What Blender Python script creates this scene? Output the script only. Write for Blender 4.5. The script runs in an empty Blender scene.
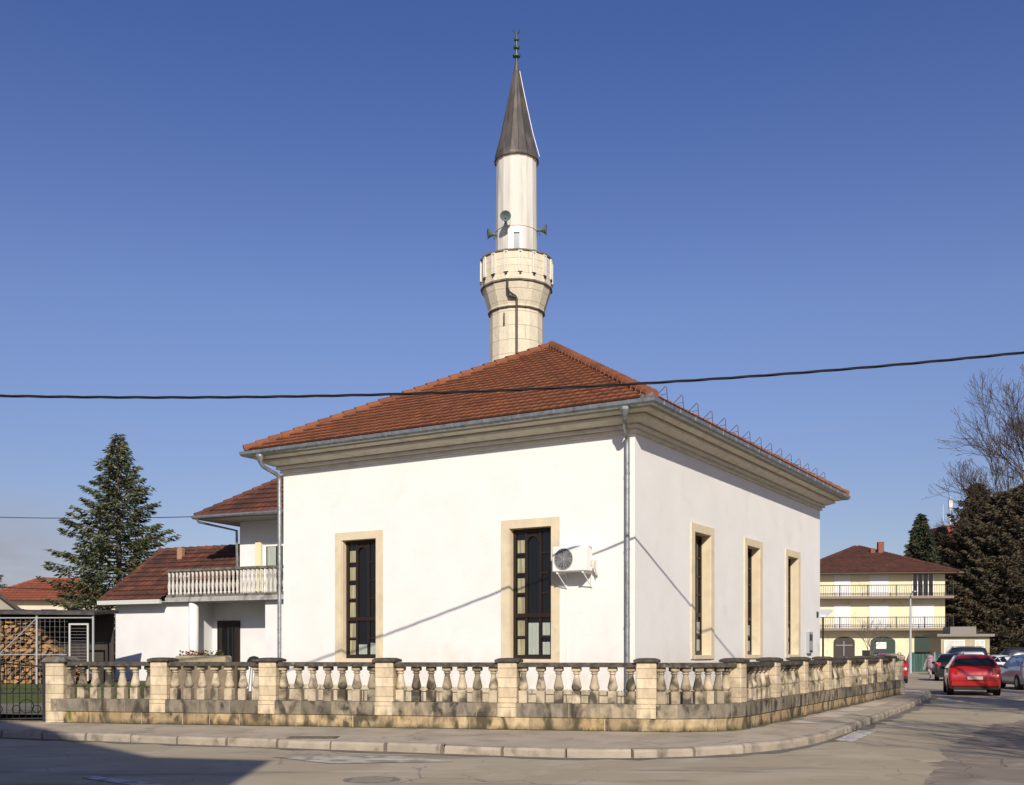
import bpy, math, random
from mathutils import Vector, Matrix, noise
R = math.radians
random.seed(7)
SC = bpy.context.scene
COL = SC.collection

# ------------------------------------------------------------------ camera, sky, sun, exposure
F_PX, HORIZ, EYE = 1065.0, 652.0, 1.6
cam_d = bpy.data.cameras.new('camera')
cam = bpy.data.objects.new('camera', cam_d)
COL.objects.link(cam)
cam.location = (0, 0, EYE)
cam.rotation_euler = (R(90), 0, 0)
cam_d.sensor_width = 36.0
cam_d.lens = 36.0 * F_PX / 1024.0
cam_d.shift_y = (HORIZ - 392.5) / 1024.0
cam_d.clip_end = 5000
SC.camera = cam

SUN = Vector((0.06, -1.0, 0.53)).normalized()
w = bpy.data.worlds.new('World'); SC.world = w; w.use_nodes = True
wt = w.node_tree; wt.nodes.clear()
wo = wt.nodes.new('ShaderNodeOutputWorld'); bg = wt.nodes.new('ShaderNodeBackground')
sky = wt.nodes.new('ShaderNodeTexSky'); sky.sky_type = 'NISHITA'; sky.sun_disc = False
sky.sun_elevation = math.asin(SUN.z); sky.sun_rotation = math.atan2(SUN.x, SUN.y)
sky.altitude = 600; sky.air_density = 1.0; sky.dust_density = 1.2; sky.ozone_density = 2.6
bg.inputs['Strength'].default_value = 0.092
# thin grey cloud bank low in the west
tc = wt.nodes.new('ShaderNodeTexCoord'); sep = wt.nodes.new('ShaderNodeSeparateXYZ')
wt.links.new(tc.outputs['Generated'], sep.inputs[0])
mp = wt.nodes.new('ShaderNodeMapping'); mp.inputs['Scale'].default_value = (3.0, 3.0, 9.0)
wt.links.new(tc.outputs['Generated'], mp.inputs[0])
nz = wt.nodes.new('ShaderNodeTexNoise'); nz.inputs['Scale'].default_value = 2.2; nz.inputs['Detail'].default_value = 6
wt.links.new(mp.outputs[0], nz.inputs['Vector'])
def wmath(op, a, b=None, clamp=False):
    n = wt.nodes.new('ShaderNodeMath'); n.operation = op; n.use_clamp = clamp
    for i, v in enumerate((a, b)):
        if v is None: continue
        if isinstance(v, (int, float)): n.inputs[i].default_value = v
        else: wt.links.new(v, n.inputs[i])
    return n.outputs[0]
low = wmath('MULTIPLY', wmath('SUBTRACT', .145, sep.outputs['Z']), 16.0, True)
west = wmath('MULTIPLY', wmath('SUBTRACT', wmath('MULTIPLY', sep.outputs['X'], -1.0), 0.32), 10.0, True)
cl = wmath('MULTIPLY', wmath('MULTIPLY', low, west), wmath('MULTIPLY', wmath('SUBTRACT', nz.outputs['Fac'], 0.30), 5.0, True), True)
tint = wt.nodes.new('ShaderNodeMix'); tint.data_type = 'RGBA'; tint.blend_type = 'MULTIPLY'; tint.inputs[0].default_value = 1
tint.inputs[7].default_value = (0.98, 0.90, 1.10, 1)
wt.links.new(sky.outputs[0], tint.inputs[6])
gr = wt.nodes.new('ShaderNodeValToRGB'); wt.links.new(sep.outputs['Z'], gr.inputs[0]); ge = gr.color_ramp.elements
ge.new(.13); ge.new(.30); ge[0].position = 0; ge[0].color = (.88, .78, .84, 1); ge[1].position = .13; ge[1].color = (.93, .83, .95, 1); ge[2].color = (1.04, .96, 1.19, 1)
ge[3].position = .50; ge[3].color = (.70, .76, 1.18, 1)
wt.links.new(gr.outputs[0], tint.inputs[7])
mx = wt.nodes.new('ShaderNodeMix'); mx.data_type = 'RGBA'
wt.links.new(wmath('MULTIPLY', cl, 0.85), mx.inputs[0]); wt.links.new(tint.outputs[2], mx.inputs[6]); mx.inputs[7].default_value = (4.0, 3.9, 4.5, 1)
wt.links.new(mx.outputs[2], bg.inputs[0]); wt.links.new(bg.outputs[0], wo.inputs[0])

sd = bpy.data.lights.new('sun', 'SUN'); sd.energy = 5.0; sd.angle = R(0.5); sd.color = (1.0, 0.91, 0.785)
so = bpy.data.objects.new('sun', sd); COL.objects.link(so)
so.rotation_euler = SUN.to_track_quat('Z', 'Y').to_euler(); so.location = (0, -10, 30)
vs = SC.view_settings
vs.view_transform = 'Standard'; vs.look = 'None'; vs.exposure = 0.0; vs.gamma = 1.0; vs.use_curve_mapping = False

# ------------------------------------------------------------------ helpers
def at(px, Y, z=0.0):
    return Vector(((px - 512) / F_PX * Y, Y, z))
def zof(py, Y):
    return EYE + (HORIZ - py) * Y / F_PX

class MB:
    def __init__(s): s.v = []; s.f = []; s.uv = None
    def add(s, vs_, fs):
        o = len(s.v); s.v += [tuple(p) for p in vs_]; s.f += [tuple(i + o for i in f) for f in fs]
    def box(s, x0, x1, y0, y1, z0, z1, mtx=None):
        p = [Vector((x, y, z)) for z in (z0, z1) for (x, y) in ((x0, y0), (x1, y0), (x1, y1), (x0, y1))]
        if mtx: p = [mtx @ q for q in p]
        s.add(p, [(3, 2, 1, 0), (4, 5, 6, 7), (0, 1, 5, 4), (1, 2, 6, 5), (2, 3, 7, 6), (3, 0, 4, 7)])
        return s
    def bbox(s, x0, x1, y0, y1, z0, z1, b=0.02, mtx=None):
        # box with chamfered edges
        pts = []; 
        xs = (x0, x0 + b, x1 - b, x1); ys = (y0, y0 + b, y1 - b, y1); zs = (z0, z0 + b, z1 - b, z1)
        loops = []
        for z, ins in ((z0, b), (z0 + b, 0), (z1 - b, 0), (z1, b)):
            a0, a1, c0, c1 = x0 + ins, x1 - ins, y0 + ins, y1 - ins
            loops.append([(a0 + b, c0, z), (a1 - b, c0, z), (a1, c0 + b, z), (a1, c1 - b, z), (a1 - b, c1, z), (a0 + b, c1, z), (a0, c1 - b, z), (a0, c0 + b, z)])
        V = [Vector(p) for l in loops for p in l]
        if mtx: V = [mtx @ q for q in V]
        F = []
        for k in range(3):
            for i in range(8):
                j = (i + 1) % 8; F.append((k * 8 + i, k * 8 + j, k * 8 + 8 + j, k * 8 + 8 + i))
        F.append(tuple(range(7, -1, -1))); F.append(tuple(range(24, 32)))
        s.add(V, F); return s
    def prism(s, poly, z0, z1, mtx=None):
        n = len(poly)
        p = [Vector((x, y, z0)) for x, y in poly] + [Vector((x, y, z1)) for x, y in poly]
        if mtx: p = [mtx @ q for q in p]
        s.add(p, [tuple(range(n - 1, -1, -1)), tuple(range(n, 2 * n))] + [(i, (i + 1) % n, n + (i + 1) % n, n + i) for i in range(n)])
        return s
    def lathe(s, prof, n=16, c=(0, 0, 0), mtx=None, rot=0.0, cap=True):
        V = []; F = []
        for r, z in prof:
            for i in range(n):
                a = rot + 2 * math.pi * i / n
                V.append(Vector((c[0] + r * math.cos(a), c[1] + r * math.sin(a), c[2] + z)))
        if mtx: V = [mtx @ q for q in V]
        for k in range(len(prof) - 1):
            for i in range(n):
                j = (i + 1) % n; F.append((k * n + i, k * n + j, (k + 1) * n + j, (k + 1) * n + i))
        if cap:
            F.append(tuple(range(n - 1, -1, -1))); m = (len(prof) - 1) * n; F.append(tuple(range(m, m + n)))
        s.add(V, F); return s
    def tube(s, pts, r, n=8, r1=None, cap=True):
        pts = [Vector(p) for p in pts]; m = len(pts)
        rs = r if isinstance(r, (list, tuple)) else [r + (((r1 if r1 is not None else r) - r) * i / max(1, m - 1)) for i in range(m)]
        V = []; F = []; up = None
        for i, p in enumerate(pts):
            d = (pts[min(i + 1, m - 1)] - pts[max(i - 1, 0)]).normalized()
            if up is None: up = Vector((0, 0, 1)) if abs(d.z) < .9 else Vector((1, 0, 0))
            a = d.cross(up)
            if a.length < 1e-4: a = d.cross(Vector((0, 1, 0)))
            a.normalize(); b = a.cross(d).normalized(); up = b
            for k in range(n):
                t = 2 * math.pi * k / n
                V.append(p + (a * math.cos(t) + b * math.sin(t)) * rs[i])
        for i in range(m - 1):
            for k in range(n):
                j = (k + 1) % n; F.append((i * n + k, i * n + j, (i + 1) * n + j, (i + 1) * n + k))
        if cap: F.append(tuple(range(n))); F.append(tuple(range(m * n - 1, m * n - n - 1, -1)))
        s.add(V, F); return s
    def ring(s, rect, prof, closed=False):
        # profile (offset, z) swept round a rectangle with mitred corners
        x0, x1, y0, y1 = rect; V = []; F = []; n = len(prof)
        for o, z in prof:
            V += [(x0 - o, y0 - o, z), (x1 + o, y0 - o, z), (x1 + o, y1 + o, z), (x0 - o, y1 + o, z)]
        for k in range(n if closed else n - 1):
            k2 = (k + 1) % n
            for i in range(4):
                j = (i + 1) % 4; F.append((k * 4 + i, k * 4 + j, k2 * 4 + j, k2 * 4 + i))
        s.add(V, F); return s
    def wall(s, x0, x1, z0, z1, th, holes, mtx=None, rev=True):
        # vertical wall: outer face at y=0, inner at y=th, rectangular holes (hx0,hx1,hz0,hz1)
        xs = sorted(set([x0, x1] + [h[0] for h in holes] + [h[1] for h in holes]))
        zs = sorted(set([z0, z1] + [h[2] for h in holes] + [h[3] for h in holes]))
        def hole(xa, za): return any(h[0] < xa < h[1] and h[2] < za < h[3] for h in holes)
        V = []; F = []
        def q(a, b, c, d): k = len(V); V.extend([Vector(a), Vector(b), Vector(c), Vector(d)]); F.append((k, k + 1, k + 2, k + 3))
        for i in range(len(xs) - 1):
            for j in range(len(zs) - 1):
                a, b, c, d = xs[i], xs[i + 1], zs[j], zs[j + 1]
                if hole((a + b) / 2, (c + d) / 2): continue
                q((a, 0, c), (b, 0, c), (b, 0, d), (a, 0, d)); q((b, th, c), (a, th, c), (a, th, d), (b, th, d))
        for a, b, c, d in holes:
            q((a, 0, c), (a, th, c), (b, th, c), (b, 0, c)); q((a, 0, d), (b, 0, d), (b, th, d), (a, th, d))
            q((a, 0, c), (a, 0, d), (a, th, d), (a, th, c)); q((b, 0, c), (b, th, c), (b, th, d), (b, 0, d))
        q((x0, 0, z0), (x0, 0, z1), (x0, th, z1), (x0, th, z0)); q((x1, 0, z0), (x1, th, z0), (x1, th, z1), (x1, 0, z1))
        q((x0, 0, z1), (x1, 0, z1), (x1, th, z1), (x0, th, z1))
        if mtx: V = [mtx @ p for p in V]
        s.add(V, F); return s
    def build(s, name, mat, parent=None, smooth=False, uvs=None, bevel=0):
        me = bpy.data.meshes.new(name); me.from_pydata(s.v, [], s.f); me.update()
        mats = mat if isinstance(mat, list) else [mat]
        for m in mats: me.materials.append(m)
        uvl = me.uv_layers.new(name='UVMap')
        for p in me.polygons:
            n = p.normal
            for li in p.loop_indices:
                vi = me.loops[li].vertex_index; c = me.vertices[vi].co
                if uvs: uvl.data[li].uv = uvs[vi]
                elif abs(n.z) > .75: uvl.data[li].uv = (c.x, c.y)
                elif abs(n.x) > abs(n.y): uvl.data[li].uv = (c.y, c.z)
                else: uvl.data[li].uv = (c.x, c.z)
            p.use_smooth = smooth
        o = bpy.data.objects.new(name, me); COL.objects.link(o)
        if parent: o.parent = parent
        return o

def tag(o, label, cat, group=None):
    o['label'] = label; o['category'] = cat
    if group: o['group'] = group
    return o
def thing(name, label, cat, loc=(0, 0, 0), rz=0.0, group=None):
    o = bpy.data.objects.new(name, None); COL.objects.link(o); o.location = loc; o.rotation_euler = (0, 0, rz)
    o.empty_display_size = .2
    return tag(o, label, cat, group)
def struct(o, kind='structure'): o['kind'] = kind; return o
def copy_part(o, parent, loc=None, rz=None):
    c = o.copy(); COL.objects.link(c); c.parent = parent
    if loc is not None: c.location = loc
    if rz is not None: c.rotation_euler = (0, 0, rz)
    for ch in list(o.children): copy_part(ch, c)
    return c

# ------------------------------------------------------------------ materials
def mat(name, base, var=None, scale=4.0, rough=.8, bump=0.0, bscale=None, metal=0.0, spec=.3, detail=5, dirt=None, dscale=1.0, dlo=.5, dhi=.7, coord='Object', stretch=(1, 1, 1), coat=0.0, alpha=None):
    m = bpy.data.materials.new(name); m.use_nodes = True; t = m.node_tree; t.nodes.clear()
    out = t.nodes.new('ShaderNodeOutputMaterial'); b = t.nodes.new('ShaderNodeBsdfPrincipled')
    t.links.new(b.outputs[0], out.inputs[0])
    b.inputs['Roughness'].default_value = rough; b.inputs['Metallic'].default_value = metal
    b.inputs['Specular IOR Level'].default_value = spec; b.inputs['Coat Weight'].default_value = coat
    tc = t.nodes.new('ShaderNodeTexCoord'); mp = t.nodes.new('ShaderNodeMapping'); mp.inputs['Scale'].default_value = stretch
    t.links.new(tc.outputs[coord], mp.inputs[0]); src = mp.outputs[0]
    def noise_(sc, det=detail, dist=0):
        n = t.nodes.new('ShaderNodeTexNoise'); n.inputs['Scale'].default_value = sc; n.inputs['Detail'].default_value = det
        n.inputs['Distortion'].default_value = dist; t.links.new(src, n.inputs['Vector']); return n.outputs['Fac']
    def ramp(fac, lo, hi):
        n = t.nodes.new('ShaderNodeMapRange'); n.inputs[1].default_value = lo; n.inputs[2].default_value = hi
        t.links.new(fac, n.inputs[0]); return n.outputs[0]
    def mix(fac, a, c):
        n = t.nodes.new('ShaderNodeMix'); n.data_type = 'RGBA'
        if isinstance(fac, float): n.inputs[0].default_value = fac
        else: t.links.new(fac, n.inputs[0])
        for i, q in ((6, a), (7, c)):
            if isinstance(q, (tuple, list)): n.inputs[i].default_value = (*q[:3], 1)
            else: t.links.new(q, n.inputs[i])
        return n.outputs[2]
    c = base
    if var: c = mix(ramp(noise_(scale), .35, .65), base, var)
    if dirt: c = mix(ramp(noise_(dscale, 7, .4), dlo, dhi), c, dirt)
    if isinstance(c, (tuple, list)): b.inputs['Base Color'].default_value = (*c[:3], 1)
    else: t.links.new(c, b.inputs['Base Color'])
    if bump:
        bn = t.nodes.new('ShaderNodeBump'); bn.inputs['Strength'].default_value = 1; bn.inputs['Distance'].default_value = bump
        t.links.new(noise_(bscale or scale * 4, 6), bn.inputs['Height']); t.links.new(bn.outputs[0], b.inputs['Normal'])
    m['bsdf'] = 1
    m_nodes = dict(t=t, b=b, mix=mix, ramp=ramp, noise=noise_, c=c, tc=tc, src=src)
    return m, m_nodes
def M(*a, **k): return mat(*a, **k)[0]

plaster, pn = mat('white plaster', (.80, .785, .745), (.76, .745, .705), scale=.9, rough=.9, bump=.004, bscale=14, dirt=(.68, .65, .58), dscale=1.1, dlo=.56, dhi=1.0)
# rising damp and splash marks low on the wall
def add_low_stain(n, z0, z1, col, amount=.6):
    t = n['t']; sep = t.nodes.new('ShaderNodeSeparateXYZ'); t.links.new(n['tc'].outputs['Object'], sep.inputs[0])
    mr = t.nodes.new('ShaderNodeMapRange'); mr.inputs[1].default_value = z1; mr.inputs[2].default_value = z0
    t.links.new(sep.outputs['Z'], mr.inputs[0])
    mu = t.nodes.new('ShaderNodeMath'); mu.operation = 'MULTIPLY'; t.links.new(mr.outputs[0], mu.inputs[0]); t.links.new(n['ramp'](n['noise'](2.5), .3, .75), mu.inputs[1])
    m2 = t.nodes.new('ShaderNodeMath'); m2.operation = 'MULTIPLY'; m2.inputs[1].default_value = amount; t.links.new(mu.outputs[0], m2.inputs[0])
    c = n['mix'](m2.outputs[0], n['c'], col); t.links.new(c, n['b'].inputs['Base Color']); n['c'] = c
add_low_stain(pn, .7, 1.9, (.45, .38, .28), .5)
plaster2 = M('white render', (.74, .74, .73), (.68, .68, .67), scale=1.2, rough=.9, bump=.003, bscale=20)
trimstone = M('window surround stone', (.68, .58, .40), (.62, .52, .36), scale=3, rough=.85, bump=.002, dirt=(.42, .36, .27), dscale=2, dlo=.55, dhi=.9)
cornice_m = M('painted cornice', (.70, .645, .53), (.63, .58, .47), scale=2.5, rough=.7, dirt=(.40, .37, .29), dscale=3, dlo=.5, dhi=.9, stretch=(1, 1, 4))
zinc = M('galvanised zinc', (.36, .38, .38), (.27, .29, .29), scale=6, rough=.45, metal=.7, spec=.5, dirt=(.2, .2, .18), dscale=9)
wood_dark = M('dark brown window wood', (.020, .013, .010), (.03, .018, .012), scale=20, rough=.45, stretch=(1, 1, .1))
iron = M('black wrought iron', (.02, .02, .022), rough=.5, metal=.3)
lead = M('weathered lead sheet', (.115, .10, .09), (.08, .07, .064), scale=5, rough=.55, metal=.35, stretch=(1, 1, .25), dirt=(.17, .15, .13), dscale=3)
copper = M('patinated copper', (.04, .055, .05), (.10, .15, .12), scale=8, rough=.5, metal=.5)
asphalt, an = mat('worn asphalt', (.42, .355, .24), (.36, .30, .205), scale=.35, rough=.88, bump=.006, bscale=60, dirt=(.47, .41, .31), dscale=.9, dlo=.5, dhi=.75)
pavement, sn = mat('pavement concrete', (.48, .405, .30), (.41, .345, .255), scale=.8, rough=.9, bump=.005, bscale=50, dirt=(.26, .22, .165), dscale=1.2, dlo=.55, dhi=.72)
kerb_m = M('kerb concrete', (.40, .345, .265), (.30, .26, .20), scale=2.5, rough=.9, bump=.008, bscale=25, dirt=(.13, .11, .085), dscale=3, dlo=.52, dhi=.75)
paint_w = M('worn road paint', (.62, .60, .55), (.42, .39, .34), scale=6, rough=.8, dirt=(.25, .23, .2), dscale=5, dlo=.52, dhi=.6)
glass_dark = M('dark window glass', (.006, .008, .010), rough=.05, spec=.45)
curtain = M('cream curtain', (.40, .39, .24), (.22, .205, .12), scale=2.5, rough=.35, coat=1.0, stretch=(6, 6, .6))
curtain_g = M('pale curtain', (.42, .45, .38), (.32, .35, .30), scale=6, rough=.35, coat=1.0, stretch=(8, 8, .6))
white_p = M('white enamel', (.78, .77, .73), rough=.4, spec=.4)
black_p = M('black plastic', (.02, .02, .02), rough=.5)
grey_p = M('grey enamel', (.35, .36, .36), rough=.5)
green_horn = M('grey green horn enamel', (.10, .14, .13), rough=.45)
cable_m = M('black cable', (.012, .012, .015), rough=.6)
grass_m = M('grass', (.06, .09, .02), (.10, .11, .035), scale=3, rough=.95, bump=.03, bscale=20)
soil = M('yard ground', (.19, .17, .14), (.14, .13, .10), scale=1.5, rough=.95, bump=.01, dirt=(.10, .12, .05), dscale=.8, dlo=.5, dhi=.6)
far_ground = M('far ground', (.13, .13, .08), (.17, .15, .11), scale=.05, rough=.95)
bark = M('bark', (.12, .095, .075), (.07, .055, .045), scale=12, rough=.95, stretch=(1, 1, .2))
bark_pale = M('bare tree bark', (.13, .105, .09), (.09, .072, .06), scale=8, rough=.95)

bark_brown = M('russet twigs', (.075, .052, .038), (.05, .036, .027), scale=4, rough=.95)
def cracks(n, scale, col, width=.02, dist=.6):
    t = n['t']; v = t.nodes.new('ShaderNodeTexVoronoi'); v.feature = 'DISTANCE_TO_EDGE'; v.inputs['Scale'].default_value = scale
    no = t.nodes.new('ShaderNodeTexNoise'); no.inputs['Scale'].default_value = 1.2; no.inputs['Detail'].default_value = 6
    t.links.new(n['src'], no.inputs['Vector'])
    mx_ = t.nodes.new('ShaderNodeMix'); mx_.data_type = 'RGBA'; mx_.blend_type = 'ADD'; mx_.inputs[0].default_value = dist
    t.links.new(n['src'], mx_.inputs[6]); t.links.new(no.outputs['Color'], mx_.inputs[7]); t.links.new(mx_.outputs[2], v.inputs['Vector'])
    mr = t.nodes.new('ShaderNodeMapRange'); mr.inputs[1].default_value = width; mr.inputs[2].default_value = 0; t.links.new(v.outputs['Distance'], mr.inputs[0])
    mu = t.nodes.new('ShaderNodeMath'); mu.operation = 'MULTIPLY'; t.links.new(mr.outputs[0], mu.inputs[0]); t.links.new(n['ramp'](n['noise'](.5, 3), .45, .6), mu.inputs[1])
    c = n['mix'](mu.outputs[0], n['c'], col); t.links.new(c, n['b'].inputs['Base Color']); n['c'] = c
cracks(an, .30, (.15, .13, .10), .006)
cracks(an, 1.1, (.22, .19, .15), .012, .4)
cracks(sn, .45, (.20, .17, .13), .012)

# tyre-worn bands along the road and repair patches
def patches(n, scale, col, lo, hi, st=(1, 1, 1)):
    t = n['t']; mp = t.nodes.new('ShaderNodeMapping'); mp.inputs['Scale'].default_value = st; t.links.new(n['tc'].outputs['Object'], mp.inputs[0])
    no = t.nodes.new('ShaderNodeTexNoise'); no.inputs['Scale'].default_value = scale; no.inputs['Detail'].default_value = 8; no.inputs['Roughness'].default_value = .65; t.links.new(mp.outputs[0], no.inputs['Vector'])
    c = n['mix'](n['ramp'](no.outputs['Fac'], lo, hi), n['c'], col); t.links.new(c, n['b'].inputs['Base Color']); n['c'] = c
patches(an, .6, (.235, .20, .15), .56, .66, (.35, 1.6, 1))
patches(sn, 1.1, (.36, .30, .22), .5, .62, (1, .6, 1)); patches(an, 90, (.50, .45, .35), .6, .75)
patches(an, .5, (.52, .47, .37), .6, .72, (.4, 2.2, 1))

def stone_mat(name, ramp_cols, bw, bh, mortar=(.10, .085, .06), dark=(.06, .05, .04), dlo=.52, dhi=.68, moss=None, msize=.012, mott=.62, foot=False):
    m, n = mat(name, (.5, .4, .3), rough=.9, coord='Object', stretch=(1, 1, .5))
    t, b = n['t'], n['b']
    uv = t.nodes.new('ShaderNodeTexCoord')
    br = t.nodes.new('ShaderNodeTexBrick'); br.inputs['Scale'].default_value = 1; br.inputs['Mortar Size'].default_value = msize
    br.inputs['Brick Width'].default_value = bw; br.inputs['Row Height'].default_value = bh; br.inputs['Bias'].default_value = 0
    br.inputs['Color1'].default_value = (0, 0, 0, 1); br.inputs['Color2'].default_value = (1, 1, 1, 1); br.inputs['Mortar'].default_value = (.5, .5, .5, 1)
    br.inputs['Mortar Smooth'].default_value = .3
    su = t.nodes.new('ShaderNodeSeparateXYZ'); t.links.new(uv.outputs['UV'], su.inputs[0])
    n1 = t.nodes.new('ShaderNodeTexNoise'); n1.noise_dimensions = '1D'; n1.inputs['Scale'].default_value = .75; n1.inputs['Detail'].default_value = 2; t.links.new(su.outputs[0], n1.inputs['W'])
    m1 = t.nodes.new('ShaderNodeMath'); m1.operation = 'MULTIPLY_ADD'; m1.inputs[1].default_value = 1.3 if bw < 2 else 0; m1.inputs[2].default_value = 1.7; t.links.new(n1.outputs['Fac'], m1.inputs[0])
    m2_ = t.nodes.new('ShaderNodeMath'); m2_.operation = 'ADD'; t.links.new(su.outputs[0], m2_.inputs[0]); t.links.new(m1.outputs[0], m2_.inputs[1])
    cu = t.nodes.new('ShaderNodeCombineXYZ'); t.links.new(m2_.outputs[0], cu.inputs[0]); t.links.new(su.outputs[1], cu.inputs[1])
    t.links.new(cu.outputs[0], br.inputs['Vector'])
    cr = t.nodes.new('ShaderNodeValToRGB'); t.links.new(br.outputs['Color'], cr.inputs[0])
    cr.color_ramp.interpolation = 'LINEAR'
    els = cr.color_ramp.elements
    while len(els) < len(ramp_cols): els.new(.5)
    for i, c in enumerate(ramp_cols): els[i].position = i / (len(ramp_cols) - 1); els[i].color = (*c, 1)
    c = cr.outputs[0]
    nn = n['noise'](8.0, 9, .3); c = n['mix'](n['ramp'](nn, .38, .75), c, tuple(x * mott for x in ramp_cols[0]))
    n2 = n['noise'](4.5, 10, .5); c = n['mix'](n['ramp'](n2, dlo, dhi), c, dark)
    if moss: n3 = n['noise'](1.7, 6, .2); c = n['mix'](n['ramp'](n3, .66, .74), c, moss)
    if foot:
        mf = t.nodes.new('ShaderNodeMapRange'); mf.inputs[1].default_value = .10; mf.inputs[2].default_value = .0; t.links.new(su.outputs[1], mf.inputs[0])
        mm = t.nodes.new('ShaderNodeMath'); mm.operation = 'MULTIPLY'; mm.use_clamp = True; t.links.new(mf.outputs[0], mm.inputs[0]); t.links.new(n['ramp'](n['noise'](3.5), .3, .6), mm.inputs[1])
        c = n['mix'](mm.outputs[0], c, (.05, .045, .02))
    c = n['mix'](br.outputs['Fac'], c, mortar)
    t.links.new(c, b.inputs['Base Color']); n['c'] = c
    bn = t.nodes.new('ShaderNodeBump'); bn.inputs['Distance'].default_value = .012
    ma = t.nodes.new('ShaderNodeMath'); ma.operation = 'SUBTRACT'; t.links.new(n['noise'](22, 6), ma.inputs[0]); t.links.new(br.outputs['Fac'], ma.inputs[1])
    t.links.new(ma.outputs[0], bn.inputs['Height']); t.links.new(bn.outputs[0], b.inputs['Normal'])
    return m, n
st_low, _ = stone_mat('lower limestone course', [(.44, .31, .15), (.54, .43, .26), (.30, .23, .14), (.48, .36, .20)], .62, .24, dark=(.085, .07, .045), dlo=.47, dhi=.62, mortar=(.42, .34, .21), moss=(.10, .12, .02), foot=True, msize=.008)
st_up, _ = stone_mat('weathered coping course', [(.20, .17, .13), (.40, .33, .22), (.26, .225, .17), (.15, .13, .10), (.34, .27, .16)], .75, .27, dark=(.055, .047, .036), dlo=.47, dhi=.62, mortar=(.30, .255, .18), msize=.008)
st_pier, _ = stone_mat('pier limestone', [(.62, .51, .34), (.68, .57, .40), (.54, .44, .29)], 7, .185, mortar=(.36, .29, .18), dark=(.24, .20, .14), dlo=.55, dhi=.80, msize=.005)
st_plinth, _ = stone_mat('plinth limestone', [(.55, .46, .32), (.60, .52, .38), (.50, .42, .28)], .6, .3, dark=(.3, .25, .18), dlo=.6, dhi=.8)
st_min, _ = stone_mat('minaret limestone', [(.66, .59, .44), (.70, .63, .48), (.63, .56, .41)], 8, .55, mortar=(.46, .40, .29), dark=(.52, .45, .32), dlo=.6, dhi=1, msize=.010, mott=.86)
st_minup = M('pale minaret stone', (.66, .64, .57), (.58, .56, .50), scale=1.5, rough=.85, dirt=(.42, .40, .34), dscale=2.2, dlo=.5, dhi=.85, stretch=(2.2, 2.2, .25))
lichen = M('lichen blackened stone', (.045, .038, .032), (.10, .088, .07), scale=9, rough=.95, bump=.01, bscale=30, dirt=(.22, .19, .14), dscale=6, dlo=.6, dhi=.75)
cap_m = M('grey weathered capstone', (.11, .10, .085), (.19, .17, .14), scale=7, rough=.95, bump=.01, dirt=(.05, .045, .035), dscale=4)
balus, bn_ = mat('baluster limestone', (.58, .49, .35), (.44, .365, .25), scale=5, rough=.9, bump=.006, bscale=30, dirt=(.10, .085, .06), dscale=2.6, dlo=.46, dhi=.62)
def obj_random(n, a=.7, b=1.12):
    t = n['t']; oi = t.nodes.new('ShaderNodeObjectInfo'); mr = t.nodes.new('ShaderNodeMapRange'); mr.inputs[3].default_value = a; mr.inputs[4].default_value = b
    t.links.new(oi.outputs['Random'], mr.inputs[0]); h = t.nodes.new('ShaderNodeHueSaturation'); t.links.new(mr.outputs[0], h.inputs['Value'])
    if isinstance(n['c'], tuple): h.inputs['Color'].default_value = (*n['c'], 1)
    else: t.links.new(n['c'], h.inputs['Color'])
    t.links.new(h.outputs[0], n['b'].inputs['Base Color']); n['c'] = h.outputs[0]
    # offset the noise per object
    ad = t.nodes.new('ShaderNodeVectorMath'); ad.operation = 'ADD'; t.links.new(n['tc'].outputs['Object'], ad.inputs[0])
    sc = t.nodes.new('ShaderNodeVectorMath'); sc.operation = 'SCALE'; sc.inputs[0].default_value = (37, 19, 53); t.links.new(oi.outputs['Random'], sc.inputs['Scale'])
    t.links.new(sc.outputs[0], ad.inputs[1])
    mp = [l.to_node for l in t.links if l.from_node == n['tc'] and l.to_node.type == 'MAPPING']
    for q in mp: t.links.new(ad.outputs[0], q.inputs[0])
obj_random(bn_, .55, 1.1)

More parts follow.
